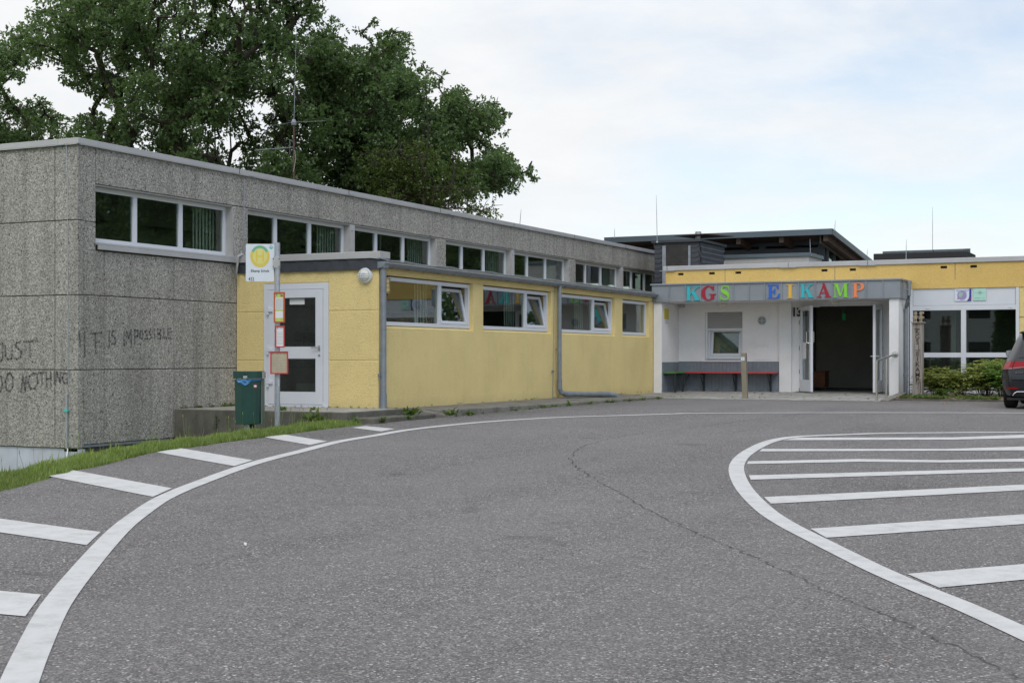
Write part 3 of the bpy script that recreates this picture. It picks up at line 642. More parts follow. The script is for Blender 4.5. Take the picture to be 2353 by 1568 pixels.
# things on the window sill behind the door
k = MB(); ff.box(k, l0 + .1, l1 - .1, .57, .60, -.9, -.2); ff.box(k, l0 + .2, l1 - .2, .6, .95, -.8, -.5); k.build('interior', 'dark_room', an)
# slates and edge trim over the door
sc = MB(); nsl = 17
for i in range(nsl):
    a = FX + .03 + i * (AX + .05 - FX - .03) / nsl; b = a + (AX + .05 - FX) / nsl
    o = .012 + .012 * (i % 2); P = []
    for t in range(7): P.append(ff.p(a + .03 + .11 * math.sin(t / 6 * 1.45) * 1.0, 3.0 - t / 6 * .17, .03 + o))
    Q = [ff.p(b + .05 + .11 * math.sin(t / 6 * 1.45), 3.0 - t / 6 * .17, .02 + o) for t in range(7)]
    lim = lambda p: Vector((min(p.x, AX + .06), p.y, p.z)); Q = [lim(p) for p in Q]; P = [lim(p) for p in P]
    sc.prism(P + Q[::-1], (0, .012, 0))
sc.build('slate_course', 'slate_tile', an)
k = MB(); ff.box(k, FX + .012, AX + .07, 3.012, 3.125, -.25, .075); k.build('roof_trim', 'aluminium_trim', an, bevel=.008)
k = MB(); ff.box(k, FX + .012, AX + .05, 2.835, 3.0, -.1, .03); k.build('slate_backing', 'slate_tile', an)
# gutter along the long side: half round trough with brackets, felt edge above
gt = MB(); prof = [(math.cos(t) * .065, math.sin(t) * .065) for t in [math.pi + i * math.pi / 8 for i in range(9)]]
y0, y1 = AY - .06, AE + .06
outer = [(x_, z_) for x_, z_ in prof]; inner = [(x_ * .9, z_ * .9) for x_, z_ in prof][::-1]
loop = outer + inner; vs = []
def gz(y): return 2.925 + .0 * y
for y in (y0, y1): vs += [(AX + .085 + x_, y, gz(y) + z_) for x_, z_ in loop]
n = len(loop); gt.add(vs, [(i, (i + 1) % n, n + (i + 1) % n, n + i) for i in range(n)] + [tuple(range(n)), tuple(range(n, 2 * n))])
gt.tube([(AX + .152, y0, 2.928), (AX + .152, y1, 2.928)], .009, 8)
gt.build('gutter', 'zinc_pipe', an, smooth=False)
for i in range(24):
    y = AY + .25 + i * .545; MB().tube([(AX + .085 + 1.03 * x_, y, 2.925 + 1.03 * z_) for x_, z_ in prof], .007, 5).build('gutter_bracket', 'zinc_pipe', an)
rf = MB()
for i in range(26):
    a = AY + .0 + i * .5; zz = 2.965 + random.uniform(-.006, .006); rf.hexa([(AX - .5, a, 2.93), (AX + .075, a, 2.93), (AX + .075, a + .5, 2.93), (AX - .5, a + .5, 2.93)], [(AX - .5, a, zz + .02), (AX + .06, a, zz), (AX + .06, a + .5, zz), (AX - .5, a + .5, zz + .02)])
rf.build('roof_edge', 'kerb_concrete', an)
wi = MB(); wp = [Vector((AX + .09, AY - .05, 3.0))] + [Vector((AX + .10 + random.uniform(-.015, .015), AY + .2 + i * .42, 2.985 + .012 * math.sin(i * 1.7) + random.uniform(-.006, .006))) for i in range(31)]
wi.tube(wp, .007, 6); wi.build('lightning_wire', 'galvanised', an); wi = MB(); wi.tube([onX(1032, 652, AX - .4), onX(1090, 653.5, AX - .3), onX(1116, 668, AX)], .006, 5); wi.build('lightning_wire', 'galvanised', an); wi = MB()
wi.tube([Vector((AX - .1, AY - .08, 3.02)), Vector((AX + .05, AY - .10, 3.0)), Vector((AX + .09, AY + .02, 3.02)), Vector((AX + .12, AY + .1, 2.96))], .006, 5)
wi.build('lightning_wire', 'galvanised', an)
# downpipes
dp = MB(); X_ = AX + .075; Y_ = AY + .02
dp.tube([(X_, Y_, FLR + .02), (X_, Y_, 2.9)], .05, 14); 
for z_ in (2.62, 2.37, 2.28, 2.05, 1.85, 1.15, .78): dp.tube([(X_, Y_, z_), (X_, Y_, z_ + .035)], .0535, 14)
dp.tube([(X_, Y_, FLR - .005), (X_, Y_, FLR + .24)], .058, 14); dp.tube([(X_ - .02, Y_, 1.42), (X_ + .0, Y_, 1.445)], .056, 14)
dp.box(X_ - .07, X_ + .07, Y_ - .07, Y_ + .05, 2.85, 2.955)
dp.build('downpipe', 'zinc_pipe', an, smooth=False, label='straight zinc downpipe on the corner beside the door')
dp = MB(); Y_ = 27.06; X_ = AX + .09
dp.tube([(X_, Y_, .78), (X_, Y_, 2.9)], .046, 14)
for z_ in (2.25, 1.05): dp.tube([(X_, Y_, z_), (X_, Y_, z_ + .03)], .05, 14)
el = [(X_, Y_, .95), (X_, Y_, .74), (X_ + .03, Y_ + .04, .665), (X_ + .06, Y_ + .16, .63), (X_ + .25, Y_ + 1.3, .60), (X_ + .36, Y_ + 1.85, .59), (X_ + .45, Y_ + 2.0, .57), (X_ + .50, Y_ + 2.05, .50), (X_ + .51, Y_ + 2.06, .44)]
dp.tube(el, .055, 14); dp.tube([el[3], (X_ + .10, Y_ + .4, .623)], .061, 14); dp.tube([(X_ + .29, Y_ + 1.5, .597), el[5]], .061, 14); dp.tube([(X_ - .02, Y_, 1.55), (X_ - .02, Y_, 1.575)], .055, 14)
dp.build('downpipe', 'zinc_pipe', an, label='zinc downpipe that bends along the kerb at its foot')
for yy in (AY - .03, 26.86): ew = MB(); ew.tube([(AX + .03, yy, .5), (AX + .035, yy, 1.05), (AX + .05, yy + .02, 1.12)], .008, 6); ew.box(AX + .01, AX + .05, yy - .02, yy + .02, 1.08, 1.13); ew.tube([(AX + .02, yy + .03, 1.12), (AX + .015, yy + .06, 1.6), (AX + .02, yy + .1, 2.85)], .004, 5); ew.build('earthing_rod', 'zinc_pipe', an)
# round bulkhead lamp and caged lamp
lp = ff.p(-12.28, 2.735, 0)
lb = MB().disc(lp, (0, -1, 0), [(.125, 0), (.128, .03), (.118, .062), (.104, .066), (.102, .05)], 32).build('bulkhead_lamp', 'sign_white', an, base=lp)
MB().disc(lp, (0, -1, 0), [(.100, .045), (.096, .075), (.07, .098), (.03, .108), (.004, .11)], 28).build('lamp_glass', 'lamp_glass', lb, smooth=True)
cg = MB()
for o in (-.034, 0, .034):
    wv = math.sqrt(max(0, .104 ** 2 - o * o)); arc = lambda t: .068 + .05 * (1 - (t ** 2))
    cg.tube([lp + Vector((o, -arc(t), t * wv)) for t in (-1, -.6, -.2, .2, .6, 1)], .0045, 5); cg.tube([lp + Vector((t * wv, -arc(t) - .004, o)) for t in (-1, -.6, -.2, .2, .6, 1)], .0045, 5)
cg.build('lamp_guard', 'sign_white', lb)
lp2 = Vector((AX, 20.12, 2.56))
l2 = MB().box(AX - .003, AX + .05, 20.05, 20.19, 2.42, 2.72).build('caged_lamp', 'grey_gasket', an, base=lp2, bevel=.01)
MB().box(AX + .051, AX + .10, 20.07, 20.17, 2.44, 2.70).build('lamp_glass', 'lamp_cream', l2, bevel=.02)
cg = MB()
for zz in (2.47, 2.54, 2.61, 2.68): cg.tube([(AX + .04, 20.045, zz), (AX + .11, 20.06, zz), (AX + .115, 20.12, zz), (AX + .11, 20.18, zz), (AX + .04, 20.195, zz)], .004, 5)
cg.tube([(AX + .04, 20.12, 2.42), (AX + .11, 20.12, 2.44), (AX + .115, 20.12, 2.57), (AX + .11, 20.12, 2.70), (AX + .04, 20.12, 2.73)], .004, 5); cg.build('lamp_guard', 'grey_gasket', l2)
# cable loop where the grey wall meets the annexe
MB().tube([onX(541, 640, FX + .08), onX(545, 605, FX + .12), onX(549, 588, FX + .16), onX(556, 584, FX + .16), onX(562, 592, FX + .12)], .022, 8).build('cable', 'aluminium_trim', an, smooth=True)

# platform, steps and kerb strip along the annexe
pf = MB(); pf.box(FX + .02, -11.60, 18.30, AY - .002, -.3, FLR); pf.box(FX + .02, AX - .03, AY, AY + .2, 0, FLR - .002); pf.box(AX - .025, -11.58, AY - .0, 20.45, .1, FLR - .003)
pfo = tag(pf.build('platform', 'dark_concrete', None, base=(-13.2, 19.1, .3), bevel=.012), 'low mossy concrete platform in front of the white door', 'platform')
MB().box(FX + .03, -11.63, 18.33, AY - .004, FLR + .001, FLR + .006).build('slab_top', 'pale_concrete', pfo)
st = MB(); st.box(-11.596, -11.16, 18.38, 20.3, .1, .475); tag(st.build('step', 'dark_concrete', None, base=(-11.4, 19.3, .35), bevel=.012), 'worn concrete step at the side of the door platform', 'step')
ks = MB(); ks.hexa([(AX - .02, 20.46, .1), (-11.0, 20.7, .1), (-11.0, 30.69, .1), (AX - .02, 30.69, .1)], [(AX - .02, 20.46, .545), (-11.02, 20.7, .535), (-11.02, 30.69, .50), (AX - .02, 30.69, .56)])
ks.hexa([(-11.58, 20.3, .1), (-10.95, 20.45, .1), (-10.95, 20.69, .1), (-11.58, 20.45, .1)], [(-11.58, 20.3, .55), (-10.95, 20.45, .44), (-10.95, 20.69, .44), (-11.58, 20.45, .55)])
tag(ks.build('kerb_strip', 'kerb_concrete', None, base=(-11.5, 25, .4), bevel=.015), 'raised concrete strip with a worn edge along the foot of the yellow wall', 'kerb')

# ------------------------------------------------------------------ entrance building
BY = 34.2; PY_ = 32.9
eb = thing('entrance_building', 'yellow and white school entrance block with a zinc canopy and open double door', 'building', (-6, 38, .55))
fb = fy(BY); fc = fy(PY_ - .02)
# golden parapet band above everything
bd = MB(); XL, XR = -12.15, 10.0
holes = [onY(x, 628, BY).x for x in (1564, 1635.5, 1696, 1894, 1959, 2168, 2236.5)]
hz0, hz1 = 3.462, 3.522
fb.box(bd, XL, XR, 3.0, hz0, -.3, .02); fb.box(bd, XL, XR, hz1, 3.585, -.3, .02)
pu = [XL] + [q for x in holes for q in (x - .075, x + .075)] + [XR]
for a, b in zip(pu[0::2], pu[1::2]): fb.box(bd, a, b, hz0, hz1, -.3, .02)
bd.build('parapet', 'golden_plaster', eb)
for x in holes: k = MB(); fb.box(k, x - .075, x + .075, hz0, hz1, -.28, -.06); k.build('vent_recess', 'black', eb)
for x in (onY(1666, 630, BY).x, onY(1918, 630, BY).x, onY(2194, 630, BY).x): k = MB(); fb.box(k, x - .006, x + .006, 3.2, 3.583, .0205, .0225); k.build('movement_joint', 'kerb_concrete', eb)
k = MB(); fb.box(k, XL - .06, XR, 3.587, 3.70, -.35, .06); k.build('coping', 'aluminium_trim', eb, bevel=.008)
for x in (onY(1534, 610, BY).x, onY(1812, 605, BY).x, onY(1994, 604, BY).x):
    k = MB(); fb.box(k, x - .2, x + .2, 3.575, 3.5865, .03, .075); k.build('coping_clip', 'galvanised', eb); k = MB(); fb.box(k, x - .008, x + .008, 3.59, 3.698, .0605, .064); k.build('coping_joint', 'kerb_concrete', eb)
MB().box(XL - .05, XR, BY + .3, 52, 3.5, 3.58).build('roof', 'kerb_concrete', eb)
MB().box(XL, XL + .2, BY + .301, 52, .3, 3.49).build('side_wall', 'golden_plaster', eb); MB().box(XR - .2, XR, BY + .301, 52, .3, 3.49).build('side_wall', 'golden_plaster', eb)
# white porch: back wall with openings, left cheek, pillars, soffit
wx0, wx1, wz0_, wz1_ = -11.12, -10.155, 1.33, 2.52
ox0, ox1, oz1 = -8.66, -6.78, 2.63
pw = MB()
fb.box(pw, -11.82, wx0, .5, 2.999, -.25, 0); fb.box(pw, wx0, wx1, .5, wz0_, -.25, 0); fb.box(pw, wx0, wx1, wz1_, 2.999, -.25, 0); fb.box(pw, wx1, ox0, .5, 2.999, -.25, 0); fb.box(pw, ox0, ox1, oz1, 2.999, -.25, 0); fb.box(pw, ox1, -6.13, .5, 2.999, -.25, 0)
fb.box(pw, -9.21, ox0 - .25, .502, 2.73, .001, .07)
fb.box(pw, ox0 - .2, ox1 + .15, 2.69, 2.735, .001, .03)
pw.build('porch_wall', 'white_plaster', eb)
k = MB(); k.box(-12.035, -11.82, PY_ + .05, BY - .002, .5, 2.735); k.build('pillar', 'white_plaster', eb, bevel=.01)
k = MB(); k.box(-6.34, -6.125, PY_ + .05, BY - .002, .45, 2.735); k.build('pillar', 'white_plaster', eb, bevel=.01)
cn = MB(); cn.box(-12.055, -6.085, PY_, BY - .003, 2.74, 3.15); cn.box(-12.09, -6.05, PY_ - .035, BY - .004, 3.151, 3.19)
co = cn.build('canopy', 'zinc', eb, base=(-9, PY_, 2.74), bevel=.005)
k = MB()
for px in (513, 597, 677, 760, 845, 927, 1009, 1097, 1184, 1270, 1358, 1447, 1534, 1622):
    x = onY(1310.5 + px / 2.259, 665, PY_).x; fy(PY_).box(k, x - .011, x + .011, 2.742, 3.149, .0005, .026)
for yy in (33.2, 33.7): k.box(-6.0845, -6.06, yy - .011, yy + .011, 2.742, 3.149)
k.build('seam', 'zinc', co)
k = MB(); k.box(-12.0, -6.13, PY_ + .06, BY - .01, 2.7355, 2.7395); k.build('soffit', 'white_plaster', co)
# --- letters on the canopy
def arcpts(cx, cy, rx, ry, a0, a1, n=14): return [(cx + rx * math.cos(R(a0 + (a1 - a0) * i / n)), cy + ry * math.sin(R(a0 + (a1 - a0) * i / n))) for i in range(n + 1)]
def rect(a, b, c, d): return [(a, c), (b, c), (b, d), (a, d)]
GL = {
 'K': [rect(.10, .30, 0, 1), rect(0, .40, 0, .055), rect(0, .40, .945, 1), [(.30, .40), (.30, .50), (.70, .96), (.80, .96)], [(.38, .57), (.52, .72), (.88, .04), (.62, .04)], rect(.52, .95, 0, .055), rect(.56, .92, .945, 1)],
 'G': [arcpts(.46, .5, .46, .52, 38, 325, 26) + arcpts(.48, .5, .24, .45, 325, 38, 22), rect(.62, .84, .06, .42), rect(.52, .97, .39, .445), [(.76, .66), (.82, .66), (.82, 1.0), (.77, 1.0), (.70, .88)]],
 'S': [],
 'E': [rect(.10, .31, 0, 1), rect(0, .36, 0, .055), rect(0, .36, .945, 1), rect(.31, .80, .945, 1), [(.80, 1), (.80, .68), (.74, .68), (.62, .945)], rect(.31, .86, 0, .055), [(.86, 0), (.90, .34), (.84, .34), (.66, .055)], rect(.31, .52, .47, .525), [(.50, .30), (.56, .30), (.56, .70), (.50, .70), (.44, .5)]],
 'I': [rect(.14, .36, 0, 1), rect(0, .5, 0, .055), rect(0, .5, .945, 1)],
 'A': [[(.13, .04), (.20, .04), (.50, .84), (.46, .96)], [(.40, 1.02), (.53, 1.02), (.92, .04), (.66, .04)], rect(.26, .66, .30, .355), rect(0, .34, 0, .055), rect(.56, 1.02, 0, .055)],
 'M': [rect(.11, .17, 0, 1), [(.11, 1), (.33, 1), (.56, .26), (.47, .04)], [(.50, .10), (.55, .04), (.88, .98), (.82, 1)], rect(.80, 1.01, 0, 1), rect(0, .29, 0, .055), rect(.70, 1.12, 0, .055), rect(0, .20, .945, 1), rect(.90, 1.12, .945, 1)],
 'P': [rect(.10, .31, 0, 1), rect(0, .42, 0, .055), rect(0, .36, .945, 1), arcpts(.48, .735, .34, .265, 90, -90, 16) + arcpts(.46, .735, .14, .21, -90, 90, 14), rect(.31, .49, .945, 1), rect(.31, .47, .47, .525)]}
sp = [(.80, .70), (.74, .90), (.42, .975), (.17, .86), (.16, .70), (.38, .57), (.62, .46), (.74, .30), (.70, .11), (.42, .025), (.10, .12), (.05, .30)]
spv = catmull([Vector((a, b, 0)) for a, b in sp], 5); ns_ = len(spv); L_, R_ = [], []
for i, p in enumerate(spv):
    d = (spv[min(i + 1, ns_ - 1)] - spv[max(i - 1, 0)]).normalized(); t = i / (ns_ - 1); wd = .035 + .115 * math.exp(-((t - .5) / .16) ** 2); nn = Vector((-d.y, d.x, 0)) * wd
    L_.append((p.x + nn.x, p.y + nn.y)); R_.append((p.x - nn.x, p.y - nn.y))
GL['S'] = [L_ + R_[::-1], rect(.77, .82, .68, 1.0), rect(.03, .08, .0, .33)]
LET = [('K', 595, 675, 498, 572, 'letter_turquoise'), ('G', 678, 755, 496, 571, 'letter_crimson'), ('S', 775, 823, 495, 570, 'letter_lime'), ('E', 1022, 1085, 489, 561, 'letter_blue'), ('I', 1120, 1158, 488, 560, 'letter_gold'),
       ('K', 1190, 1262, 486, 558, 'letter_turquoise'), ('A', 1277, 1352, 482, 556, 'letter_crimson'), ('M', 1362, 1442, 482, 556, 'letter_lime'), ('P', 1462, 1523, 480, 555, 'letter_orange')]
for ch, a, b, t_, bo, mm in LET:
    p0 = onY(1310.5 + a / 2.259, 436.8 + bo / 2.259, PY_ - .02); p1 = onY(1310.5 + b / 2.259, 436.8 + t_ / 2.259, PY_ - .02)
    ww = max(x for pg in GL[ch] for x, _ in pg); k = MB()
    for i, pg in enumerate(GL[ch]): k.prism([(p0.x + (p1.x - p0.x) * x / ww, PY_ - .022 - .0012 * i, p0.z + (p1.z - p0.z) * y) for x, y in pg], (0, .0215, 0))
    k.build('letter', mm, co)
# --- porch fittings
def pos(x, y, Y=BY): return onY(x, y, Y)
wn = MB(); ring(fb, wn, wx0 + .04, wx1, wz0_ + .02, 2.10, .07, -.17, -.09); fb.box(wn, wx0 + .005, wx0 + .06, wz0_ + .02, wz1_, -.09, -.01); 
wo = wn.build('window', 'white_plastic', eb, base=fb.p(-10.6, 1.33, 0), bevel=.004)
ta = R(7); zb_0 = wz0_ + .095
def tq(u, zz, n): return fb.p(u, zb_0 + zz * math.cos(ta), -.10 - zz * math.sin(ta) + n)
def tqb(mb, u0, u1, q0, q1, n0, n1): mb.hexa([tq(u0, q0, n0), tq(u1, q0, n0), tq(u1, q0, n1), tq(u0, q0, n1)], [tq(u0, q1, n0), tq(u1, q1, n0), tq(u1, q1, n1), tq(u0, q1, n1)])
g = MB(); ua, ub = wx0 + .112, wx1 - .072; tqb(g, ua, ub, 0, .07, -.05, 0); tqb(g, ua, ub, .68, .75, -.05, 0); tqb(g, ua, ua + .06, .07, .68, -.05, 0); tqb(g, ub - .06, ub, .07, .68, -.05, 0); so2 = g.build('sash', 'white_plastic', wo, bevel=.003)
g = MB(); tqb(g, ua + .055, ub - .055, .065, .685, -.03, -.022); g.build('pane', 'window_glass', so2)
k = MB(); fb.box(k, wx0 + .1, wx1 - .06, 1.35, 2.1, -.45, -.44); k.build('blind', 'curtain', wo)
k = MB(); n_ = 9
for i in range(n_):
    a = 2.115 + i * (2.515 - 2.115) / n_; b = a + (2.515 - 2.115) / n_
    k.hexa([fb.p(wx0 + .062, a, -.07), fb.p(wx1, a, -.07), fb.p(wx1, a, -.022), fb.p(wx0 + .062, a, -.022)], [fb.p(wx0 + .062, b - .006, -.07), fb.p(wx1, b - .006, -.07), fb.p(wx1, b - .006, -.04), fb.p(wx0 + .062, b - .006, -.04)])
k.build('roller_shutter', 'shutter', wo)
k = MB(); fb.box(k, wx0 + .062, wx1, 2.068, 2.112, -.075, -.015); fb.box(k, wx0 + .14, wx0 + .165, 2.08, 2.1, -.014, -.004); fb.box(k, wx1 - .13, wx1 - .105, 2.08, 2.1, -.014, -.004); k.build('shutter_rail', 'white_plastic', wo)
k = MB(); fb.box(k, wx0 - .08, wx1 + .02, 1.285, 1.328, -.1, .05); k.build('sill', 'white_plastic', wo, bevel=.004)
wa = MB(); nb = 27; a0, a1 = -11.80, -9.225
for i in range(nb):
    a = a0 + i * (a1 - a0) / nb; b = a0 + (i + 1) * (a1 - a0) / nb; fb.box(wa, a + .003, b - .003, .56, 1.278, .002, .022 if i > 3 else .018)
fb.box(wa, a0, a1, .57, 1.27, .001, .014)
wa.box(-11.819, -11.80, PY_ + .06, BY - .03, .56, 1.278); fb.box(wa, a0, a1, 1.279, 1.292, .001, .03)
wa.build('wainscot', 'wainscot', eb)
c0 = pos(1750.7, 736); k = MB(); k.disc(c0, (0, -1, 0), [(.125, 0), (.125, .022), (.105, .026), (.10, .018)], 30); vo = k.build('round_vent', 'white_plastic', eb, base=c0)
MB().disc(c0, (0, -1, 0), [(.099, .0185), (.098, .0215), (.001, .0215)], 30).build('vent_mesh', 'ink_soft', vo)
k = MB(); k.box(c0.x - .1, c0.x + .1, c0.y - .026, c0.y - .0205, c0.z - .004, c0.z + .004); k.box(c0.x - .004, c0.x + .004, c0.y - .027, c0.y - .0215, c0.z - .1, c0.z + .1); k.build('vent_bar', 'white_plastic', vo)
k = MB(); p0, p1 = pos(1733, 826), pos(1764.6, 787); fb.box(k, p0.x, p1.x, p0.z, p1.z - .07, .001, .012); fb.box(k, p0.x - .015, p1.x + .015, p1.z - .065, p1.z, .001, .016); mb_ = k.build('mail_hatch', 'white_plaster', eb, bevel=.003)
MB().disc(fb.p(p0.x + .04, p1.z - .12, .012), (0, -1, 0), [(.012, 0), (.01, .006)], 8).build('lock', 'steel', mb_)
k = MB(); p0 = onX(1525, 722, -11.82); p1 = onX(1536, 722, -11.82); fs = fx(-11.82); fs.box(k, p0.y, p1.y, onX(1530, 733, -11.82).z, onX(1530, 709, -11.82).z, .001, .008); nt_ = k.build('notice', 'notice_yellow', eb)
k = MB()
for i in range(5): fs.box(k, p0.y + .05, p1.y - .05, 2.24 + i * .045, 2.25 + i * .045, .0081, .009)
k.build('print', 'ink_soft', nt_)
k = MB(); p = pos(1568, 702); k.box(p.x - .05, p.x + .055, BY - .09, BY - .001, p.z - .05, p.z + .055); k.disc((p.x, BY - .09, p.z), (0, -1, 0), [(.04, 0), (.035, .02), (.015, .03)], 14); k.build('motion_sensor', 'column_concrete', eb, bevel=.006)
for x in (1659, 1916):
    q = pos(x, 697, 33.55); k = MB(); k.disc((q.x, 33.55, 2.7354), (0, 0, -1), [(.135, 0), (.13, .015), (.105, .03)], 24); lo = k.build('porch_lamp', 'sign_white', eb, base=(q.x, 33.55, 2.7355)); MB().disc((q.x, 33.55, 2.70), (0, 0, -1), [(.11, 0), (.10, .025), (.06, .05), (.01, .058)], 20).build('lamp_glass', 'lamp_glass', lo, smooth=True)
me = text_mesh('house_number', '13', .285, fb, pos(1820, 726).x, 2.40, .0745, .004, .86, bold=.012); link_mesh('house_number', me, 'ink', eb)
# --- entrance door: two leaves folded open
k = MB(); fb.box(k, ox0 - .06, ox0, .56, oz1 + .0, -.2, .012); fb.box(k, ox1, ox1 + .06, .56, oz1, -.2, .012); fb.box(k, ox0 - .06, ox1 + .06, oz1 + .001, oz1 + .06, -.2, .012); k.build('door_frame', 'white_plastic', eb)
def leaf(hinge, ang, wd, flip):
    c, s = math.cos(ang), math.sin(ang); f_ = FR((hinge[0], hinge[1], 0), (c, s, 0), (s, -c, 0) if not flip else (-s, c, 0)); z0, z1 = .575, oz1 - .005
    k = MB(); f_.box(k, 0, .09, z0, z1, -.03, .03); f_.box(k, wd - .09, wd, z0, z1, -.03, .03); f_.box(k, .09, wd - .09, z1 - .11, z1, -.029, .029); f_.box(k, .09, wd - .09, z0, z0 + .28, -.029, .029)
    o = k.build('door', 'white_plastic', eb, base=(hinge[0], hinge[1], .57), bevel=.004)
    g = MB(); f_.box(g, .085, wd - .085, z0 + .275, z1 - .105, -.005, .005); g.build('pane', 'clear_glass', o)
    return f_, o
f1, d1 = leaf((ox0 - .03, BY - .02), R(-57), .80, False)
for s_ in (1, -1): k = MB(); k.tube([f1.p(.70, 2.02, .03 * s_), f1.p(.68, 2.0, .09 * s_), f1.p(.68, 1.75, .09 * s_), f1.p(.70, 1.73, .03 * s_)], .012, 8); k.build('handle', 'steel', d1)
k = MB(); f1.box(k, .15, .42, 1.36, 1.75, .006, .008); k.build('paper_note', 'paper_white', d1)
k = MB(); f1.box(k, .03, .55, 2.55, 2.60, .031, .07); k.tube([f1.p(.2, 2.62, .05), Vector((ox0 + .45, BY - .1, 2.61))], .010, 6); k.build('door_closer', 'white_plastic', d1)
f2, d2 = leaf((ox1 + .03, BY - .02), R(-91), .80, True)
k = MB(); k.tube([f2.p(.74, 1.42, .03), f2.p(.74, 1.42, .09), f2.p(.66, 1.42, .10)], .012, 8); k.build('handle', 'steel', d2); k = MB(); k.tube([f2.p(.74, 1.42, -.03), f2.p(.74, 1.42, -.09), f2.p(.66, 1.42, -.10)], .012, 8); k.build('handle', 'steel', d2)
k = MB(); f2.box(k, .03, .55, 2.53, 2.58, -.07, -.031); k.build('door_closer', 'white_plastic', d2)
for o, f_, s_ in ((d1, f1, .03), (d2, f2, .03)):
    for z_ in (.60, 1.05, 1.62, 2.25): k = MB(); f_.box(k, -.035, .0, z_ - .05, z_ + .05, -.03, .03); k.build('hinge', 'black', o)
# --- hall behind the door
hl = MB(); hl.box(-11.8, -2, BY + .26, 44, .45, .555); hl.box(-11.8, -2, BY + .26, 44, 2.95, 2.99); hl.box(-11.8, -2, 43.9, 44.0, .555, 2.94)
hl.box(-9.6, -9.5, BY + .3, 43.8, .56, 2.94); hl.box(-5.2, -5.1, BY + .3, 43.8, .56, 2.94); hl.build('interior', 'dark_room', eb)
k = MB(); k.box(-9.49, -7.4, 39.0, 39.1, .56, 2.94); k.build('hall_wall', 'hall_wall', eb)
k = MB(); k.tube([(-7.55, 38.6, .62), (-7.55, 38.6, 2.45)], .05, 12); k.box(-7.62, -7.48, 38.5, 38.75, .57, .64); k.build('standpipe', 'room_wall', eb)
k = MB(); q = pos(1938, 727, 37.5); k.box(q.x - .03, q.x + .045, 37.45, 37.5, q.z - .09, q.z + .07); k.tube([(q.x, 37.48, q.z + .07), (q.x, 37.48, 2.94)], .006, 6); k.build('exit_sign', 'exit_green', eb)
k = MB(); k.box(-8.2, -7.75, 36.0, 36.2, 2.75, 2.83); k.build('ceiling_light', 'hall_wall', eb)
k = MB(); k.box(ox0 - .1, ox1 + .1, BY - .30, BY - .01, .557, .566); k.build('threshold', 'kerb_concrete', eb)
# --- white window wall to the right
gx0, gx1 = -6.10, -3.665
gw = MB(); fb.box(gw, gx0, gx0 + .07, .56, 3.165, -.12, .012); fb.box(gw, gx1 - .07, gx1, .56, 3.165, -.12, .012); mx = -4.885
fb.box(gw, gx0 + .07, gx1 - .07, 3.02, 3.165, -.12, .011); fb.box(gw, gx0 + .07, gx1 - .07, 2.49, 2.60, -.12, .011); fb.box(gw, gx0 + .07, gx1 - .07, .56, .72, -.12, .011)
fb.box(gw, mx - .055, mx + .055, .72, 2.49, -.119, .010); 
for a, b in ((gx0 + .07, mx - .055), (mx + .055, gx1 - .07)): fb.box(gw, a, b, 1.395, 1.505, -.118, .009)
go = gw.build('glazed_front', 'white_plastic', eb, base=fb.p(-4.9, .56, 0), bevel=.004)
k = MB(); fb.box(k, gx0 + .072, gx1 - .072, 2.601, 3.018, -.03, -.012); k.build('panel', 'white_plastic', go)
k = MB(); ring(fb, k, gx0 + .071, gx1 - .071, 2.602, 3.017, .006, -.011, .002); k.build('gasket', 'ink_soft', go)
for a, b in ((gx0 + .07, mx - .055), (mx + .055, gx1 - .07)):
    for q0, q1 in ((.72, 1.395), (1.505, 2.49)):
        g = MB(); fb.box(g, a - .005, b + .005, q0 - .005, q1 + .005, -.06, -.052); g.build('pane', 'window_glass', go)
for x in (onY(2131, 712, BY).x, onY(2321, 707, BY).x): k = MB(); fb.box(k, x - .04, x + .04, 2.535, 2.552, .0112, .025); k.build('drain_cap', 'white_plastic', go)
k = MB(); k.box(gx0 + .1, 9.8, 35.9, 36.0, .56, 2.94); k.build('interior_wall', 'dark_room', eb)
yr = MB(); fb.box(yr, gx1, XR, .45, 2.30, -.3, .0); fb.box(yr, gx1, XR, 2.312, 2.999, -.3, .0); yr.build('wall', 'yellow_plaster', eb, bevel=.01)
k = MB(); fb.box(k, gx0 - .1, XR, .3, .558, -.2, .03); k.build('plinth', 'kerb_concrete', eb)
# glass plaques on the white panel
def plaq(x0, x1, y0, y1, m):
    a, b = onY(x0, y1, BY), onY(x1, y0, BY); k = MB(); fb.box(k, a.x, b.x, a.z, b.z, .0, .008); return a, b, k.build('plaque', m, eb, base=((a.x + b.x) / 2, BY, (a.z + b.z) / 2))
a, b, po = plaq(2193, 2231, 663, 691.5, 'acrylic_clear')
W_, H_ = b.x - a.x, b.z - a.z
def loc(u, v, n=.0085): return fb.p(a.x + u * W_, a.z + v * H_, n)
k = MB(); k.prism([loc(.88, 0), loc(1, 0), loc(1, 1), loc(.88, 1)], (0, -.001, 0)); k.prism([loc(.74, 0, .0083), loc(.89, 0, .0083), loc(.89, .45, .0083), loc(.84, .2, .0083)], (0, -.001, 0)); k.build('plaque_band', 'plaque_blue', po)
k = MB(); k.prism([loc(.44 + .29 * math.cos(R(t)), .46 + .38 * math.sin(R(t))) for t in range(0, 360, 15)], (0, -.001, 0)); k.build('plaque_globe', 'plaque_violet', po)
k = MB(); k.prism([loc(.22, .5, .0096), loc(.3, .72, .0096), loc(.48, .76, .0096), loc(.5, .55, .0096), loc(.42, .35, .0096), loc(.3, .3, .0096)], (0, -.0005, 0)); k.build('plaque_land', 'plaque_green', po)
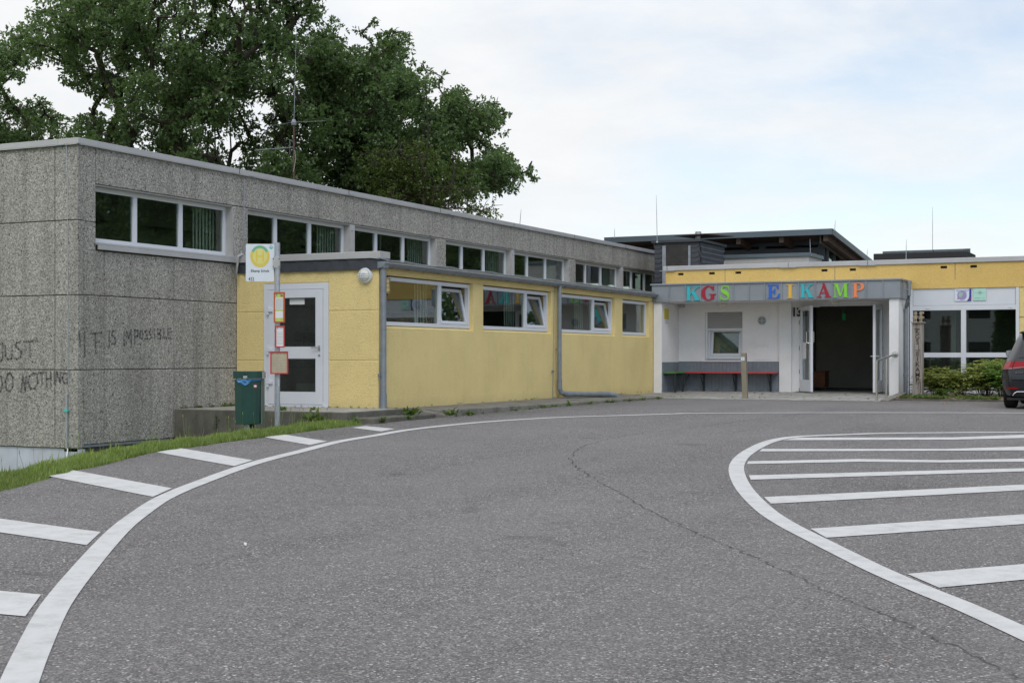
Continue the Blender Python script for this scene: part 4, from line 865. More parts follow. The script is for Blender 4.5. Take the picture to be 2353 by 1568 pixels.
k = MB(); k.prism([loc(.14, .18, .0096), loc(.24, .12, .0096), loc(.2, .3, .0096)], (0, -.0005, 0)); k.prism([loc(.9, .12, .0098), loc(.97, .1, .0098), loc(.93, .3, .0098)], (0, -.0005, 0)); k.build('plaque_accent', 'plaque_red', po)
me = text_mesh('plaque_text', 'Schule der Zukunft', .040, fb, loc(.08, 0).x, a.z + .83 * H_, .0100, .0004, .92); link_mesh('plaque_text', me, 'plaque_blue', po)
k = MB(); k.prism([loc(.16, .72, .0100), loc(.74, .72, .0100), loc(.74, .76, .0100), loc(.16, .76, .0100)], (0, -.0005, 0)); k.build('plaque_text', 'plaque_violet', po)
a, b, po = plaq(2236, 2265, 662.5, 690, 'acrylic_mint'); W_, H_ = b.x - a.x, b.z - a.z
k = MB()
for i in range(12): k.prism([loc(.12 + i * .065, .62), loc(.15 + i * .065, .62), loc(.15 + i * .065, .66 + .02 * (i % 3)), loc(.12 + i * .065, .66)], (0, -.0008, 0))
for u in (.40, .46, .54, .58): k.prism([loc(u, .5), loc(u + .025, .5), loc(u + .035, .82 - .05 * (u > .5)), loc(u + .01, .82)], (0, -.0009, 0))
k.prism([loc(.1, .17), loc(.55, .17), loc(.55, .21), loc(.1, .21)], (0, -.0008, 0)); k.prism([loc(.68, .17), loc(.88, .17), loc(.88, .20), loc(.68, .20)], (0, -.0008, 0)); k.build('plaque_text', 'ink_soft', po)
# pipe at the canopy end
xp = -5.93; k = MB(); k.tube([(xp - .02, PY_ + .35, 3.15), (xp - .02, PY_ + .35, 2.82), (xp - .06, PY_ + .45, 2.70), (xp - .13, PY_ + .62, 2.56), (xp - .14, PY_ + .64, 2.48), (xp - .14, PY_ + .64, .46)], .045, 14)
for z_ in (2.46, .95): k.tube([(xp - .14, PY_ + .64, z_), (xp - .14, PY_ + .64, z_ + .06)], .05, 14)
k.box(xp - .09, xp - .02, PY_ + .31, PY_ + .39, 2.93, 2.97); k.tube([(xp - .14, PY_ + .64, 1.0), (-6.12, PY_ + .60, 1.0)], .006, 6)
k.build('downpipe', 'zinc_pipe', eb)

# ------------------------------------------------------------------ forecourt paving, flower bed
mb = MB(); N_ = 8
for i in range(N_):
    y0, y1 = 30.7 + i * (34.19 - 30.7) / N_, 30.7 + (i + 1) * (34.19 - 30.7) / N_
    zf = lambda y: .468 + (.553 - .468) * min(1, (y - 30.7) / 3.2)
    mb.hexa([(-12.06, y0, .2), (-6.1, y0, .2), (-6.1, y1, .2), (-12.06, y1, .2)], [(-12.06, y0, zf(y0)), (-6.1, y0, zf(y0)), (-6.1, y1, zf(y1)), (-12.06, y1, zf(y1))])
structure(mb.build('pavement', 'paving_slabs'))
k = MB(); k.hexa([(-6.09, 30.72, .2), (-5.93, 30.72, .2), (-5.93, 32.94, .2), (-6.09, 32.94, .2)], [(-6.09, 30.72, .49), (-5.93, 30.72, .48), (-5.93, 32.94, .60), (-6.09, 32.94, .61)])
tag(k.build('ramp_kerb', 'kerb_concrete', None, base=(-6.0, 31.8, .4), bevel=.01), 'sloping concrete kerb between the paving and the flower bed', 'kerb')
sheet('flower_bed_soil', [-5.92 + i * .3 for i in range(40)], [31.42, 31.6, 31.9, 32.3, 32.8, 33.4, 34.15], lambda u, y: (u, y, .475 + (.05 if y > 31.5 else 0) + .03 * math.sin(u * 5 + y * 3)), 'soil')
tag(MB().box(-5.92, 6, 31.36, 31.42, .3, .50).build('bed_edging', 'dark_concrete', None, base=(0, 31.4, .45)), 'thin dark concrete edging along the front of the flower bed', 'edging')

# ------------------------------------------------------------------ roof structures behind
pv = thing('roof_pavilion', 'dark glazed pavilion with a sloping grey roof rising behind the flat roofs', 'building', (-14, 47, 0))
xl, xr, yf, yb = -17.8, -10.2, 44.0, 50.4; zf_, zb_ = 5.37, 4.72
def slab(mb, x0, x1, za, zb2): mb.hexa([(x0, yf, zf_ - za), (x1, yf, zf_ - za), (x1, yb, zb_ - za), (x0, yb, zb_ - za)], [(x0, yf, zf_ - zb2), (x1, yf, zf_ - zb2), (x1, yb, zb_ - zb2), (x0, yb, zb_ - zb2)])
k = MB(); slab(k, xl, xr, .04, 0); k.box(xl, xr, yf - .02, yf + .03, zf_ - .17, zf_ + .012); k.hexa([(xr - .03, yf + .031, zf_ - .17), (xr + .02, yf + .031, zf_ - .17), (xr + .02, yb, zb_ - .17), (xr - .03, yb, zb_ - .17)], [(xr - .03, yf + .031, zf_ + .01), (xr + .02, yf + .031, zf_ + .01), (xr + .02, yb, zb_ + .01), (xr - .03, yb, zb_ + .01)])
k.build('roof', 'fascia_metal', pv)
k = MB(); slab(k, xl + .05, xr - .05, .12, .05)
k.build('soffit', 'rafter_wood', pv)
for i in range(6): k = MB(); x = xl + .3 + i * 1.4; k.hexa([(x, yf + .1, zf_ - .36), (x + .14, yf + .1, zf_ - .36), (x + .14, yb, zb_ - .36), (x, yb, zb_ - .36)], [(x, yf + .1, zf_ - .13), (x + .14, yf + .1, zf_ - .13), (x + .14, yb, zb_ - .13), (x, yb, zb_ - .13)]); k.build('rafter', 'rafter_wood', pv)
k = MB(); Yw = yf + 1.3
for x in (xl + .5, xl + 2.6, xl + 4.9, xr - .75): k.box(x, x + .22, Yw, Yw + .12, 3.2, 5.15)
k.box(xl + .5, xr - .53, Yw + .01, Yw + .11, 4.72, 4.92); k.box(xl + .5, xr - .53, Yw + .005, Yw + .1, 5.0, 5.2)
k.box(xr - .56, xr - .44, Yw + .3, yb - .3, 3.2, 4.05)
for y in (Yw + .1, Yw + 1.0, Yw + 1.9, Yw + 2.8, Yw + 3.7): k.box(xr - .55, xr - .45, y, y + .10, 4.051, 5.0)
k.build('post', 'dark_cladding', pv)
k = MB(); k.box(xl + .6, xr - .8, Yw + .05, Yw + .06, 3.2, 4.9); wo = k.build('window', 'window_glass', pv); k = MB(); k.box(xr - .51, xr - .50, Yw + .3, yb - .4, 4.05, 4.75); k.build('window', 'window_glass', pv)
k = MB(); k.hexa([(xr - .44, yf + .2, zf_ - .42), (xr - .40, yf + .2, zf_ - .42), (xr - .40, yb, zb_ - .42), (xr - .44, yb, zb_ - .42)], [(xr - .44, yf + .2, zf_ - .12), (xr - .40, yf + .2, zf_ - .12), (xr - .40, yb, zb_ - .12), (xr - .44, yb, zb_ - .12)]); k.build('verge_board', 'old_board', pv)
k = MB(); k.box(xl + .6, xl + .7, Yw, yb - .3, 3.0, 4.9); k.box(xl + .6, xr - 1.2, yb - .5, yb - .4, 3.0, 4.5); k.build('interior', 'dark_room', pv)
MB().box(xl + .4, xr - .4, Yw, yb - .2, 3.0, 3.19).build('base', 'dark_cladding', pv)

sb = thing('slate_box', 'slate-hung square chimney box with a boarded opening on the flat roof', 'roof box', (-13.5, 40, 3.58))
k = MB(); k.box(-14.2, -12.84, 39.0, 41.2, 3.3, 4.70); k.build('wall', 'slate', sb)
k = MB(); kf = MB(); kg = MB(); nr = 8
for r_ in range(nr):
    z = 4.68 - r_ * .14
    for j in range(15):
        y = 38.98 + j * .148 + (r_ % 2) * .07
        if y > 41.1: continue
        k.prism([(-12.835, y, z), (-12.80, y + .155, z), (-12.80, y + .165, z - .09), (-12.79, y + .06, z - .16), (-12.82, y + .01, z - .12)], (.012, 0, 0))
for r_ in range(nr):
    z = 4.68 - r_ * .14
    for k2, x0_, x1_ in ((kf, -14.2, -13.96), (kg, -13.17, -12.85)): k2.prism([(x0_, 38.995, z), (x1_, 38.985, z), (x1_, 38.975, z - .10), (x1_ - .1, 38.97, z - .15), (x0_, 38.975, z - .14)], (0, -.012, 0))
k.build('slate_tiling', 'slate_tile', sb); kf.build('slate_tiling', 'slate_tile', sb); kg.build('slate_tiling', 'slate_tile', sb)
MB().box(-13.83, -13.17, 38.94, 38.995, 3.5, 4.60).build('board', 'dark_board', sb)
MB().box(-13.95, -13.84, 38.94, 38.985, 3.5, 4.62).build('lead_flashing', 'lead', sb); MB().box(-13.165, -13.10, 38.945, 38.99, 3.5, 4.60).build('lead_flashing', 'lead', sb)
MB().box(-14.26, -12.74, 38.88, 41.28, 4.70, 4.77).build('cap', 'slate_tile', sb)
MB().tube([(-13.28, 40.2, 4.77), (-13.28, 40.2, 5.10)], .085, 14).tube([(-13.28, 40.2, 5.02), (-13.28, 40.2, 5.06)], .10, 14).build('flue', 'galvanised', sb)
k = MB(); k.hexa([(-13.9, 39.8, 4.96), (-12.9, 39.8, 4.98), (-12.4, 40.9, 4.97), (-13.6, 40.9, 4.95)], [(-13.9, 39.8, 4.98), (-12.9, 39.8, 5.0), (-12.4, 40.9, 4.99), (-13.6, 40.9, 4.97)]); k.build('cover_plate', 'rafter_wood', sb)

lw = thing('roof_upstand', 'low pale grey rendered roof wall capped with dark metal beside the slate box', 'wall', (-11.9, 42, 3.58))
MB().box(-13.3, -10.43, 42.0, 43.6, 3.4, 4.40).build('wall', 'column_concrete', lw)
MB().box(-13.35, -10.38, 41.95, 43.65, 4.401, 4.51).build('coping', 'fascia_metal', lw, bevel=.008)
sk = thing('skylight', 'black flat-topped roof skylight standing on the entrance roof', 'skylight', (-6.5, 38.8, 3.58))
MB().box(-7.62, -5.42, 38.1, 39.5, 3.5, 3.96).build('base', 'dark_cladding', sk)
MB().box(-7.72, -5.34, 38.0, 39.6, 3.955, 4.13).build('kerb', 'car_plastic', sk, bevel=.02)
k = MB()
for a, b in ((-7.5, -6.85), (-6.83, -6.2), (-6.18, -5.45)): k = MB(); k.hexa([(a, 38.1, 4.14), (b, 38.1, 4.14), (b, 39.4, 4.14), (a, 39.4, 4.14)], [(a, 38.1, 4.19), (b, 38.1, 4.19), (b, 39.4, 4.29), (a, 39.4, 4.29)]); k.build('lid', 'fascia_metal', sk)
# lightning rods on the roofs
def rod(x, y0, y1, d, r_, label, lean=0):
    a = onD(x, y0, d); b = onD(x + lean, y1, d); t = thing('lightning_rod', label, 'lightning rod', tuple(a), 'lightning rods on the roofs')
    MB().tube([a, a + (b - a) * .62, b], [r_, r_ * .8, r_ * .35], 6).build('spike', 'galvanised', t); MB().disc(a, (0, 0, 1), [(.03, -.02), (.03, .01), (.012, .03)], 10).build('clamp', 'galvanised', t)
rod(1509.5, 556, 448, 40.6, .010, 'tall thin lightning rod beside the slate box', -2)
rod(2142, 578, 475, 38.3, .009, 'tall thin lightning rod above the black skylight')
rod(2081, 598, 550, 33.9, .009, 'lightning rod on the metal roof edge left of the skylight', 1)
rod(1861.5, 586, 549, 42.4, .010, 'bent lightning rod at the end of the low grey roof wall', -1)
rod(1411.5, 545, 524, 47.2, .010, 'short lightning rod on the left end of the dark sloping roof')
rod(1917, 529, 505, 44.2, .010, 'short lightning rod on the highest corner of the dark sloping roof', 2)
rod(1991, 592, 571, 49.5, .010, 'short lightning rod low on the falling edge of the dark roof', 2)
rod(1194, 517, 480, 37.0, .010, 'lightning rod alone on the grey building coping right of the oak', 3)
t = thing('antenna_mast', 'rusty roof antenna mast with aerials in front of the oak crown', 'antenna', tuple(onD(675, 430, 29.7)))
MB().tube([onD(675, 440, 29.7), onD(675, 285, 29.7)], .019, 10).build('mast', 'rust', t)
MB().tube([onD(675, 285, 29.7), onD(678, 170, 29.7), onD(681, 62, 29.7)], [.007, .005, .003], 6).build('whip', 'zinc_pipe', t)
k = MB(); c = onD(675, 281, 29.7); k.disc(c + Vector((0, 0, -.06)), (0, 0, 1), [(.05, 0), (.06, .05), (.03, .12)], 10)
for dx, dy, dz in ((-.62, -.2, -.08), (.62, .25, .02), (-.35, .55, .1), (.2, -.5, -.05)): k.tube([c, c + Vector((dx, dy, dz))], .0035, 5)
k.build('radial', 'zinc_pipe', t)
k = MB(); c = onD(675, 338, 29.7); e = c + Vector((-.78, -.30, -.06)); k.tube([c, e], .008, 6)
for i in range(8):
    p = c + (e - c) * ((i + .5) / 8); k.tube([p + Vector((.06, -.14, .0)), p + Vector((-.06, .14, 0))], .004, 5)
k.tube([c + Vector((-.1, 0, -.14)), c + Vector((-.1, 0, .16))], .006, 5); k.tube([c + Vector((-.1, -.05, .16)), c + Vector((0, .05, .10))], .006, 5)
k.build('aerial', 'zinc_pipe', t)
MB().tube([onD(677, 345, 29.6), onD(679, 365, 29.6), onD(676, 385, 29.6), onD(673, 395, 29.6)], .0045, 5).build('cable', 'column_concrete', t)

# ------------------------------------------------------------------ bus stop sign
bx = onD(637, 960, 21.0); bxz = bank(bx.x, bx.y); bs = thing('bus_stop_sign', 'bus stop pole with a white H sign plate and three framed timetables', 'bus stop', (bx.x, bx.y, bxz))
SD = 21.0
MB().tube([(bx.x, bx.y, bxz - .1), (bx.x, bx.y, onD(637, 559, SD).z)], .040, 18).disc((bx.x, bx.y, onD(637, 559, SD).z), (0, 0, 1), [(.04, 0), (.04, .008), (.01, .012)], 18).build('pole', 'galvanised', bs, smooth=False)
# plate faces the camera, turned a little
pa = Vector((CS, SN, 0)); th = R(4); pu_ = Vector((math.cos(th) * pa.x - math.sin(th) * pa.y, math.sin(th) * pa.x + math.cos(th) * pa.y, 0)); pn = Vector((pu_.y, -pu_.x, 0))
fs = FR((bx.x, bx.y, 0), pu_, pn); px = SD / FL
su0, su1, sz0, sz1 = -71.5 * px, -7.5 * px, onD(600, 646.5, SD).z, onD(600, 560.5, SD).z
def rrect(u0, u1, z0, z1, r_):
    out = []
    for cx_, cz_, a in ((u1 - r_, z1 - r_, 0), (u0 + r_, z1 - r_, 90), (u0 + r_, z0 + r_, 180), (u1 - r_, z0 + r_, 270)): out += [(cx_ + r_ * math.cos(R(a + k * 22.5)), cz_ + r_ * math.sin(R(a + k * 22.5))) for k in range(5)]
    return out
k = MB(); k.prism([fs.p(u, z, 0) for u, z in rrect(su0, su1, sz0, sz1, .02)], fs.n * .006); so = k.build('sign_plate', 'sign_white', bs)
cu_, cz_ = su0 + 32 * px, sz1 - 28.0 * px; ro, ri = 22.6 * px, 16.2 * px; rx = .98
def arcring(a0, a1, r0, r1, n, nn=28):
    return [fs.p(cu_ + rx * r1 * math.cos(R(a0 + (a1 - a0) * i / nn)), cz_ + r1 * 1.12 * math.sin(R(a0 + (a1 - a0) * i / nn)), n) for i in range(nn + 1)] + [fs.p(cu_ + rx * r0 * math.cos(R(a1 + (a0 - a1) * i / nn)), cz_ + r0 * 1.12 * math.sin(R(a1 + (a0 - a1) * i / nn)), n) for i in range(nn + 1)]
k = MB(); k.prism(arcring(152, 388, ri, ro, .0075), fs.n * .0012); k.build('ring', 'sign_yellow', so)
k = MB(); k.prism(arcring(28, 152, ri, ro - .6 * px, .0075), fs.n * .0012); k.build('ring', 'sign_green', so)
k = MB(); k.prism([fs.p(cu_ + rx * (ri - .3 * px) * math.cos(R(t)), cz_ + (ri - .3 * px) * 1.12 * math.sin(R(t)), .0072) for t in range(0, 360, 12)], fs.n * .001); k.build('disc', 'sign_yellow_pale', so)
k = MB(); hw, hh_ = 7.5 * px, 12.5 * px
for sg in (-1, 1): fs.box(k, cu_ + sg * hw - 1.7 * px, cu_ + sg * hw + 1.7 * px, cz_ - hh_, cz_ + hh_, .0085, .0098)
fs.box(k, cu_ - hw + 1.71 * px, cu_ + hw - 1.71 * px, cz_ - 1.6 * px, cz_ + 1.2 * px, .0085, .0097); k.build('letter', 'sign_yellow', so)
me = text_mesh('lettering', 'Eikamp Schule', 8.6 * px, fs, cu_, sz1 - 64.5 * px, .0072, .0006, .84, 'CENTER', .0006); link_mesh('lettering', me, 'ink', so)
me = text_mesh('lettering', '432', 11.5 * px, fs, su0 + 6 * px, sz0 + 1.6 * px, .0072, .0006, .76, bold=.0006); link_mesh('lettering', me, 'ink', so)
k = MB(); vu, vz = su1 - 6.5 * px, sz1 - 7.5 * px
k.prism([fs.p(vu + 4.1 * px * math.cos(R(t)), vz + 4.5 * px * math.sin(R(t)), .0072) for t in range(0, 360, 20)], fs.n * .0008); k.build('emblem', 'sign_teal', so)
k = MB(); fs.box(k, vu - 4.6 * px, vu + 2.2 * px, vz - .4 * px, vz + 2.6 * px, .0078, .0086); k.build('emblem_field', 'sign_white', so)
me = text_mesh('lettering', 'VRS', 3.5 * px, fs, vu - 4.4 * px, vz - .1 * px, .0090, .0004, .9); link_mesh('lettering', me, 'ink', so)
k = MB(); fs.box(k, -9.5 * px, 6.2 * px, onD(600, 616, SD).z, onD(600, 591, SD).z, .041, .048); fs.box(k, -9.5 * px, 6.2 * px, onD(600, 616, SD).z, onD(600, 591, SD).z, -.048, -.041); fs.box(k, -9.5 * px, -6.5 * px, onD(600, 616, SD).z, onD(600, 591, SD).z, -.04, .04); k.build('bracket', 'column_concrete', bs, bevel=.003)
for u in (-8.6, 4.6):
    for y in (595, 612.5): MB().disc(fs.p(u * px, onD(600, y, SD).z, .048), fs.n, [(.008, 0), (.006, .006)], 8).build('bolt', 'black', bs)
def case(x0, x1, y0, y1, fm, pm, turn, rows, cols, green):
    a = R(turn); cu2 = ((x0 + x1) / 2 - 637) * px; hwid = (x1 - x0) / 2 * px / math.cos(a) * 1.0
    uu = Vector((math.cos(a) * pa.x - math.sin(a) * pa.y, math.sin(a) * pa.x + math.cos(a) * pa.y, 0)); nn = Vector((uu.y, -uu.x, 0))
    f_ = FR(Vector((bx.x, bx.y, 0)) + pa * cu2 + Vector((pa.y, -pa.x, 0)) * .075, uu, nn); z0, z1 = onD(600, y1, SD).z, onD(600, y0, SD).z; fwid = 2.9 * px
    k = MB(); ring(f_, k, -hwid, hwid, z0, z1, fwid, -.02, .012); o = k.build('timetable_case', fm, bs, base=f_.p(0, z0, 0), bevel=.003)
    k = MB(); f_.box(k, -hwid + .5 * fwid, hwid - .5 * fwid, z0 + .5 * fwid, z1 - .5 * fwid, -.019, -.004); k.build('backing', fm, o)
    w2, b0, b1 = hwid - fwid, z0 + fwid, z1 - fwid; k = MB(); f_.box(k, -w2, w2, b0, b1, -.0038, -.001); k.build('paper', pm, o)
    H2 = b1 - b0; pr = MB()
    for c_ in range(cols):
        ua = -w2 + 2 * w2 * (c_ + .1) / cols; ub = -w2 + 2 * w2 * (c_ + .9) / cols
        for r_ in range(rows): zz = b0 + H2 * (.10 + .68 * r_ / rows); f_.box(pr, ua, ub, zz, zz + H2 * .012, -.0008, .0)
        f_.box(pr, ua, ua + (ub - ua) * .2, b1 - H2 * .09, b1 - H2 * .03, -.0008, .0); f_.box(pr, ub - (ub - ua) * .45, ub, b1 - H2 * .075, b1 - H2 * .05, -.0008, .0)
    pr.build('print', 'ink_soft', o)
    if green:
        k = MB(); f_.box(k, -w2 + .002, w2 - .002, b0 + H2 * .42, b1 - H2 * .16, -.0009, -.0002); f_.box(k, -w2 + .002, w2 - .002, b0 + H2 * .12, b0 + H2 * .36, -.0009, -.0002); k.build('table', 'paper_white', o)
        k = MB(); f_.box(k, w2 * .3, w2 * .85, b1 - H2 * .12, b1 - H2 * .06, -.0001, .0006); f_.box(k, w2 * .4, w2 * .6, b0 + H2 * .05, b0 + H2 * .08, -.0001, .0006); k.build('label', 'plaque_red', o)
        k = MB()
        for c_ in range(6):
            for r_ in range(16): f_.box(k, -w2 * .8 + c_ * w2 * .28, -w2 * .8 + c_ * w2 * .28 + w2 * .16, b0 + H2 * (.44 + r_ * .024), b0 + H2 * (.452 + r_ * .024), .0, .0006)
        k.build('print', 'ink_soft', o)
    return f_
case(630.5, 656, 671, 741, 'frame_orange', 'paper_green', -14, 0, 1, True)
case(634, 655.5, 748, 798, 'frame_red', 'paper_white', 8, 9, 1, False)
case(623, 663.5, 806.5, 858.5, 'frame_red', 'paper_tan', 3, 9, 2, False)
for y in (760, 790): z = onD(600, y, SD).z; MB().tube([(bx.x, bx.y, z - .012), (bx.x, bx.y, z + .012)], .046, 14).build('clamp', 'galvanised', bs)
k = MB(); f_ = FR((bx.x, bx.y, 0), pa, (pa.y, -pa.x, 0)); za, zb3 = onD(600, 888, SD).z, onD(600, 864, SD).z
k.add([f_.p(-.005, zb3, .041), f_.p(.03, zb3, .029), f_.p(.032, za, .028), f_.p(.018, za + .03, .038)], [(0, 1, 2, 3)]); k.build('sticker', 'sign_white', bs)

# ------------------------------------------------------------------ litter bin
BD = 20.3; c = onD(571, 900, BD); gz_ = bank(c.x, c.y); lb = thing('litter_bin', 'dark green post-mounted litter bin with a blue bag under its lid', 'litter bin', (c.x, c.y, gz_))
px = BD / FL; f_ = FR((c.x, c.y, 0), pa, (pa.y, -pa.x, 0)); zt = lambda y: onD(571, y, BD).z
def octo(k, hw0, hw1, z0, z1, n0, n1, ch):
    P = lambda hw: [(-hw, n0), (hw, n0), (hw, n1 - ch), (hw - ch * .9, n1), (-hw + ch * 1.6, n1), (-hw, n1 - ch)]
    a = [f_.p(u, z0, n) for u, n in P(hw0)]; b = [f_.p(u, z1, n) for u, n in P(hw1)]
    k.add(a + b, [(0, 1, 2, 3, 4, 5), (11, 10, 9, 8, 7, 6)] + [(i, (i + 1) % 6, 6 + (i + 1) % 6, 6 + i) for i in range(6)])
k = MB(); octo(k, 27.5 * px, 29.5 * px, zt(973), zt(871), -.13, .15, .06); k.build('body', 'green_paint', lb, bevel=.006)
k = MB(); octo(k, 32 * px, 32.5 * px, zt(868.5), zt(852), -.15, .175, .06); lo = k.build('lid', 'green_paint', lb, bevel=.006)
k = MB(); f_.box(k, -7 * px, 2 * px, zt(867.5), zt(862.5), .1755, .178); k.build('label', 'column_concrete', lo)
k = MB(); k.disc(f_.p(-3 * px, zt(858), .1755), f_.n, [(.012, 0), (.010, .005)], 10); k.build('lock', 'ink', lo)
k = MB(); f_.box(k, 33 * px, 38 * px, zt(868), zt(854), -.05, .08); k.build('hinge_plate', 'zinc', lo)
k = MB(); f_.box(k, 29.6 * px, 33.5 * px, zt(972), zt(869), -.12, .06); k.build('side_rail', 'green_paint_pale', lb)
k = MB(); f_.box(k, -8.5 * px, 4 * px, gz_ - .1, zt(972.5), -.03, .06); k.build('post', 'galvanised', lb)
k = MB(); f_.box(k, 5 * px, 12 * px, gz_ - .1, zt(972.5), -.02, .05); k.build('post', 'black', lb)
tops = [(-25, 869), (-19, 869), (-12, 869), (-4, 869), (3, 869), (12, 869), (20, 869), (31, 869)]; bots = [(-25, 873), (-19, 877.5), (-12, 882), (-4, 884.5), (2, 882.5), (9, 876.5), (20, 874), (31, 873)]
k = MB(); n_ = len(tops)
for r_ in range(4):
    for i, ((u0, y0), (u1, y1)) in enumerate(zip(tops, bots)):
        t = r_ / 3; k.v.append(tuple(f_.p((u0 + (u1 - u0) * t) * px, zt(y0 + (y1 - y0) * t), (.160 if abs(u0) < 22 else .11) + .012 * math.sin(i * 2.3 + r_ * 1.9))))
k.f = [(r_ * n_ + i, r_ * n_ + i + 1, (r_ + 1) * n_ + i + 1, (r_ + 1) * n_ + i) for r_ in range(3) for i in range(n_ - 1)]; k.build('bag', 'blue_bag', lb, smooth=False)
k = MB(); f_.box(k, 16 * px, 23.5 * px, zt(890.5), zt(882), .1505, .1515); sk_ = k.build('sticker', 'sticker_red', lb)
k = MB(); k.disc(f_.p(19.8 * px, zt(886), .1516), f_.n, [(.015, 0), (.013, .001)], 10); f_.box(k, 16.3 * px, 18 * px, zt(887), zt(884.5), .1517, .1522); f_.box(k, 21.5 * px, 23.2 * px, zt(887), zt(884.5), .1517, .1522); k.build('print', 'paper_white', sk_)

# ------------------------------------------------------------------ bollard, bench, handrail, wooden post, chest
bp = onG(1711.5, 912.5); by_ = 31.05; q = onY(1711.5, 905, by_); t = thing('bollard', 'square bronze-grey metal bollard on the paving before the red bench', 'bollard', (q.x, by_, .475))
hb = onY(1711, 810, by_).z; k = MB(); k.hexa([(q.x - .055, by_ - .06, .47), (q.x + .06, by_ - .06, .47), (q.x + .06, by_ + .06, .47), (q.x - .055, by_ + .06, .47)], [(q.x - .085, by_ - .06, hb), (q.x + .025, by_ - .06, hb), (q.x + .025, by_ + .06, hb), (q.x - .085, by_ + .06, hb)]); k.build('post', 'bronze_steel', t, bevel=.006)
MB().box(q.x - .078, q.x + .004, by_ - .063, by_ - .0605, hb - .175, hb - .095).build('sticker', 'sign_white', t)
MB().box(q.x - .040, q.x - .032, by_ - .0645, by_ - .0632, hb - .155, hb - .115).build('print', 'ink', t)
bn = thing('bench', 'long wall bench with a red seat and a green end on black brackets', 'bench', (-10.5, 33.9, .555))
k = MB(); fb.box(k, -11.50, -9.235, 1.0, 1.035, .03, .40); k.build('seat', 'bench_red', bn, label='long red seat plank', bevel=.004)
k = MB(); k.box(-11.79, -11.503, 33.0, BY - .03, 1.0, 1.034); k.build('seat', 'bench_green', bn, label='green corner seat plank', bevel=.004)
for x in (1672 - 59.5, 1747 - 61, 1766.5 + .5):
    pass
for xp_ in (628, 970, 1345):
    x = onY(1478.5 + xp_ / 4.666, 880, BY - .2).x; k = MB(); fb.box(k, x - .02, x + .02, .555, .998, .05, .09); fb.box(k, x - .02, x + .02, .96, .999, .09, .36); k.tube([fb.p(x, .62, .08), fb.p(x - .0, .96, .34)], .014, 6); k.build('bracket', 'bench_iron', bn)
for yy in (33.1, 33.65):
    k = MB(); k.box(-11.54, -11.50, yy - .02, yy + .02, .54, .998); k.box(-11.79, -11.541, yy - .02, yy + .02, .955, .998); k.tube([(-11.52, yy, .6), (-11.52, yy + .45, .95)], .012, 6); k.build('bracket', 'bench_iron', bn)
hr = thing('handrail', 'brushed steel handrail rising to the white pillar on the right of the porch', 'handrail', (-6.2, 31.4, .5))
MB().tube([(-6.2, 30.87, .47), (-6.2, 30.87, 1.325)], .024, 12).build('post', 'steel', hr, smooth=False); MB().tube([(-6.2, 31.9, .5), (-6.2, 31.9, 1.385)], .024, 12).build('post', 'steel', hr)
MB().tube([(-6.2, 30.85, 1.318), (-6.2, 31.9, 1.395), (-6.2, 32.945, 1.472)], .024, 12).build('rail', 'steel', hr); MB().disc((-6.2, 32.949, 1.472), (0, -1, 0), [(.07, 0), (.07, .02), (.03, .028)], 20).build('wall_plate', 'steel', hr)
# carved timber post
ty = 32.35; q0 = onY(2109, 890, ty); wp_ = thing('wooden_post', 'weathered upright timber post with carved letters under a small board', 'post', (q0.x, ty, .5)); ztop = onY(2109, 742, ty).z; hw = 11 * .00985
k = MB(); k.hexa([(q0.x - hw * .94, ty - .1, .35), (q0.x + hw * .94, ty - .1, .35), (q0.x + hw * .94, ty + .1, .35), (q0.x - hw * .94, ty + .1, .35)], [(q0.x - hw * 1.08, ty - .105, ztop), (q0.x + hw * 1.03, ty - .105, ztop), (q0.x + hw * 1.03, ty + .1, ztop), (q0.x - hw * 1.08, ty + .1, ztop)]); k.build('beam', 'timber', wp_, bevel=.01)
k = MB(); k.box(q0.x - .135, q0.x + .135, ty - .15, ty + .14, ztop + .001, ztop + .025); k.build('board', 'plywood', wp_)
ft = fy(ty - .107); 
for i, ch in enumerate('KGS'):
    me = text_mesh('carving', ch, .15, ft, q0.x, onY(2109, 766.5 + i * 12, ty).z, .0, .004, .9, 'CENTER', .001); link_mesh('carving', me, 'timber_groove', wp_)
k = MB(); ft.box(k, q0.x - .06, q0.x + .045, ztop - .135, ztop - .122, .0, .004); ft.box(k, q0.x - .01, q0.x - .004, ztop - .22, ztop, .0, .0035); ft.box(k, q0.x + .02, q0.x + .026, onY(2109, 805, ty).z, onY(2109, 780, ty).z, .0, .0036); ft.box(k, q0.x - .05, q0.x + .06, onY(2109, 804, ty).z - .005, onY(2109, 804, ty).z + .005, .0, .0042); k.build('carving', 'timber_groove', wp_)
for i, ch in enumerate('EIKAMP'):
    me = text_mesh('carving', ch, .135, ft, q0.x + .005, onY(2109, 817 + i * 11.9, ty).z, .0, .004, 1.0, 'CENTER', .002); link_mesh('carving', me, 'timber_groove', wp_)
k = MB(); k.tube([ft.p(q0.x - .05, .95, .003), ft.p(q0.x - .02, 1.0, .003), ft.p(q0.x - .03, .8, .003), ft.p(q0.x + .03, .86, .003), ft.p(q0.x + .01, .7, .003)], .004, 4); k.tube([ft.p(q0.x + .02, .82, .003), ft.p(q0.x + .07, .86, .003), ft.p(q0.x + .07, .62, .003)], .004, 4); k.build('carving', 'timber_groove', wp_)
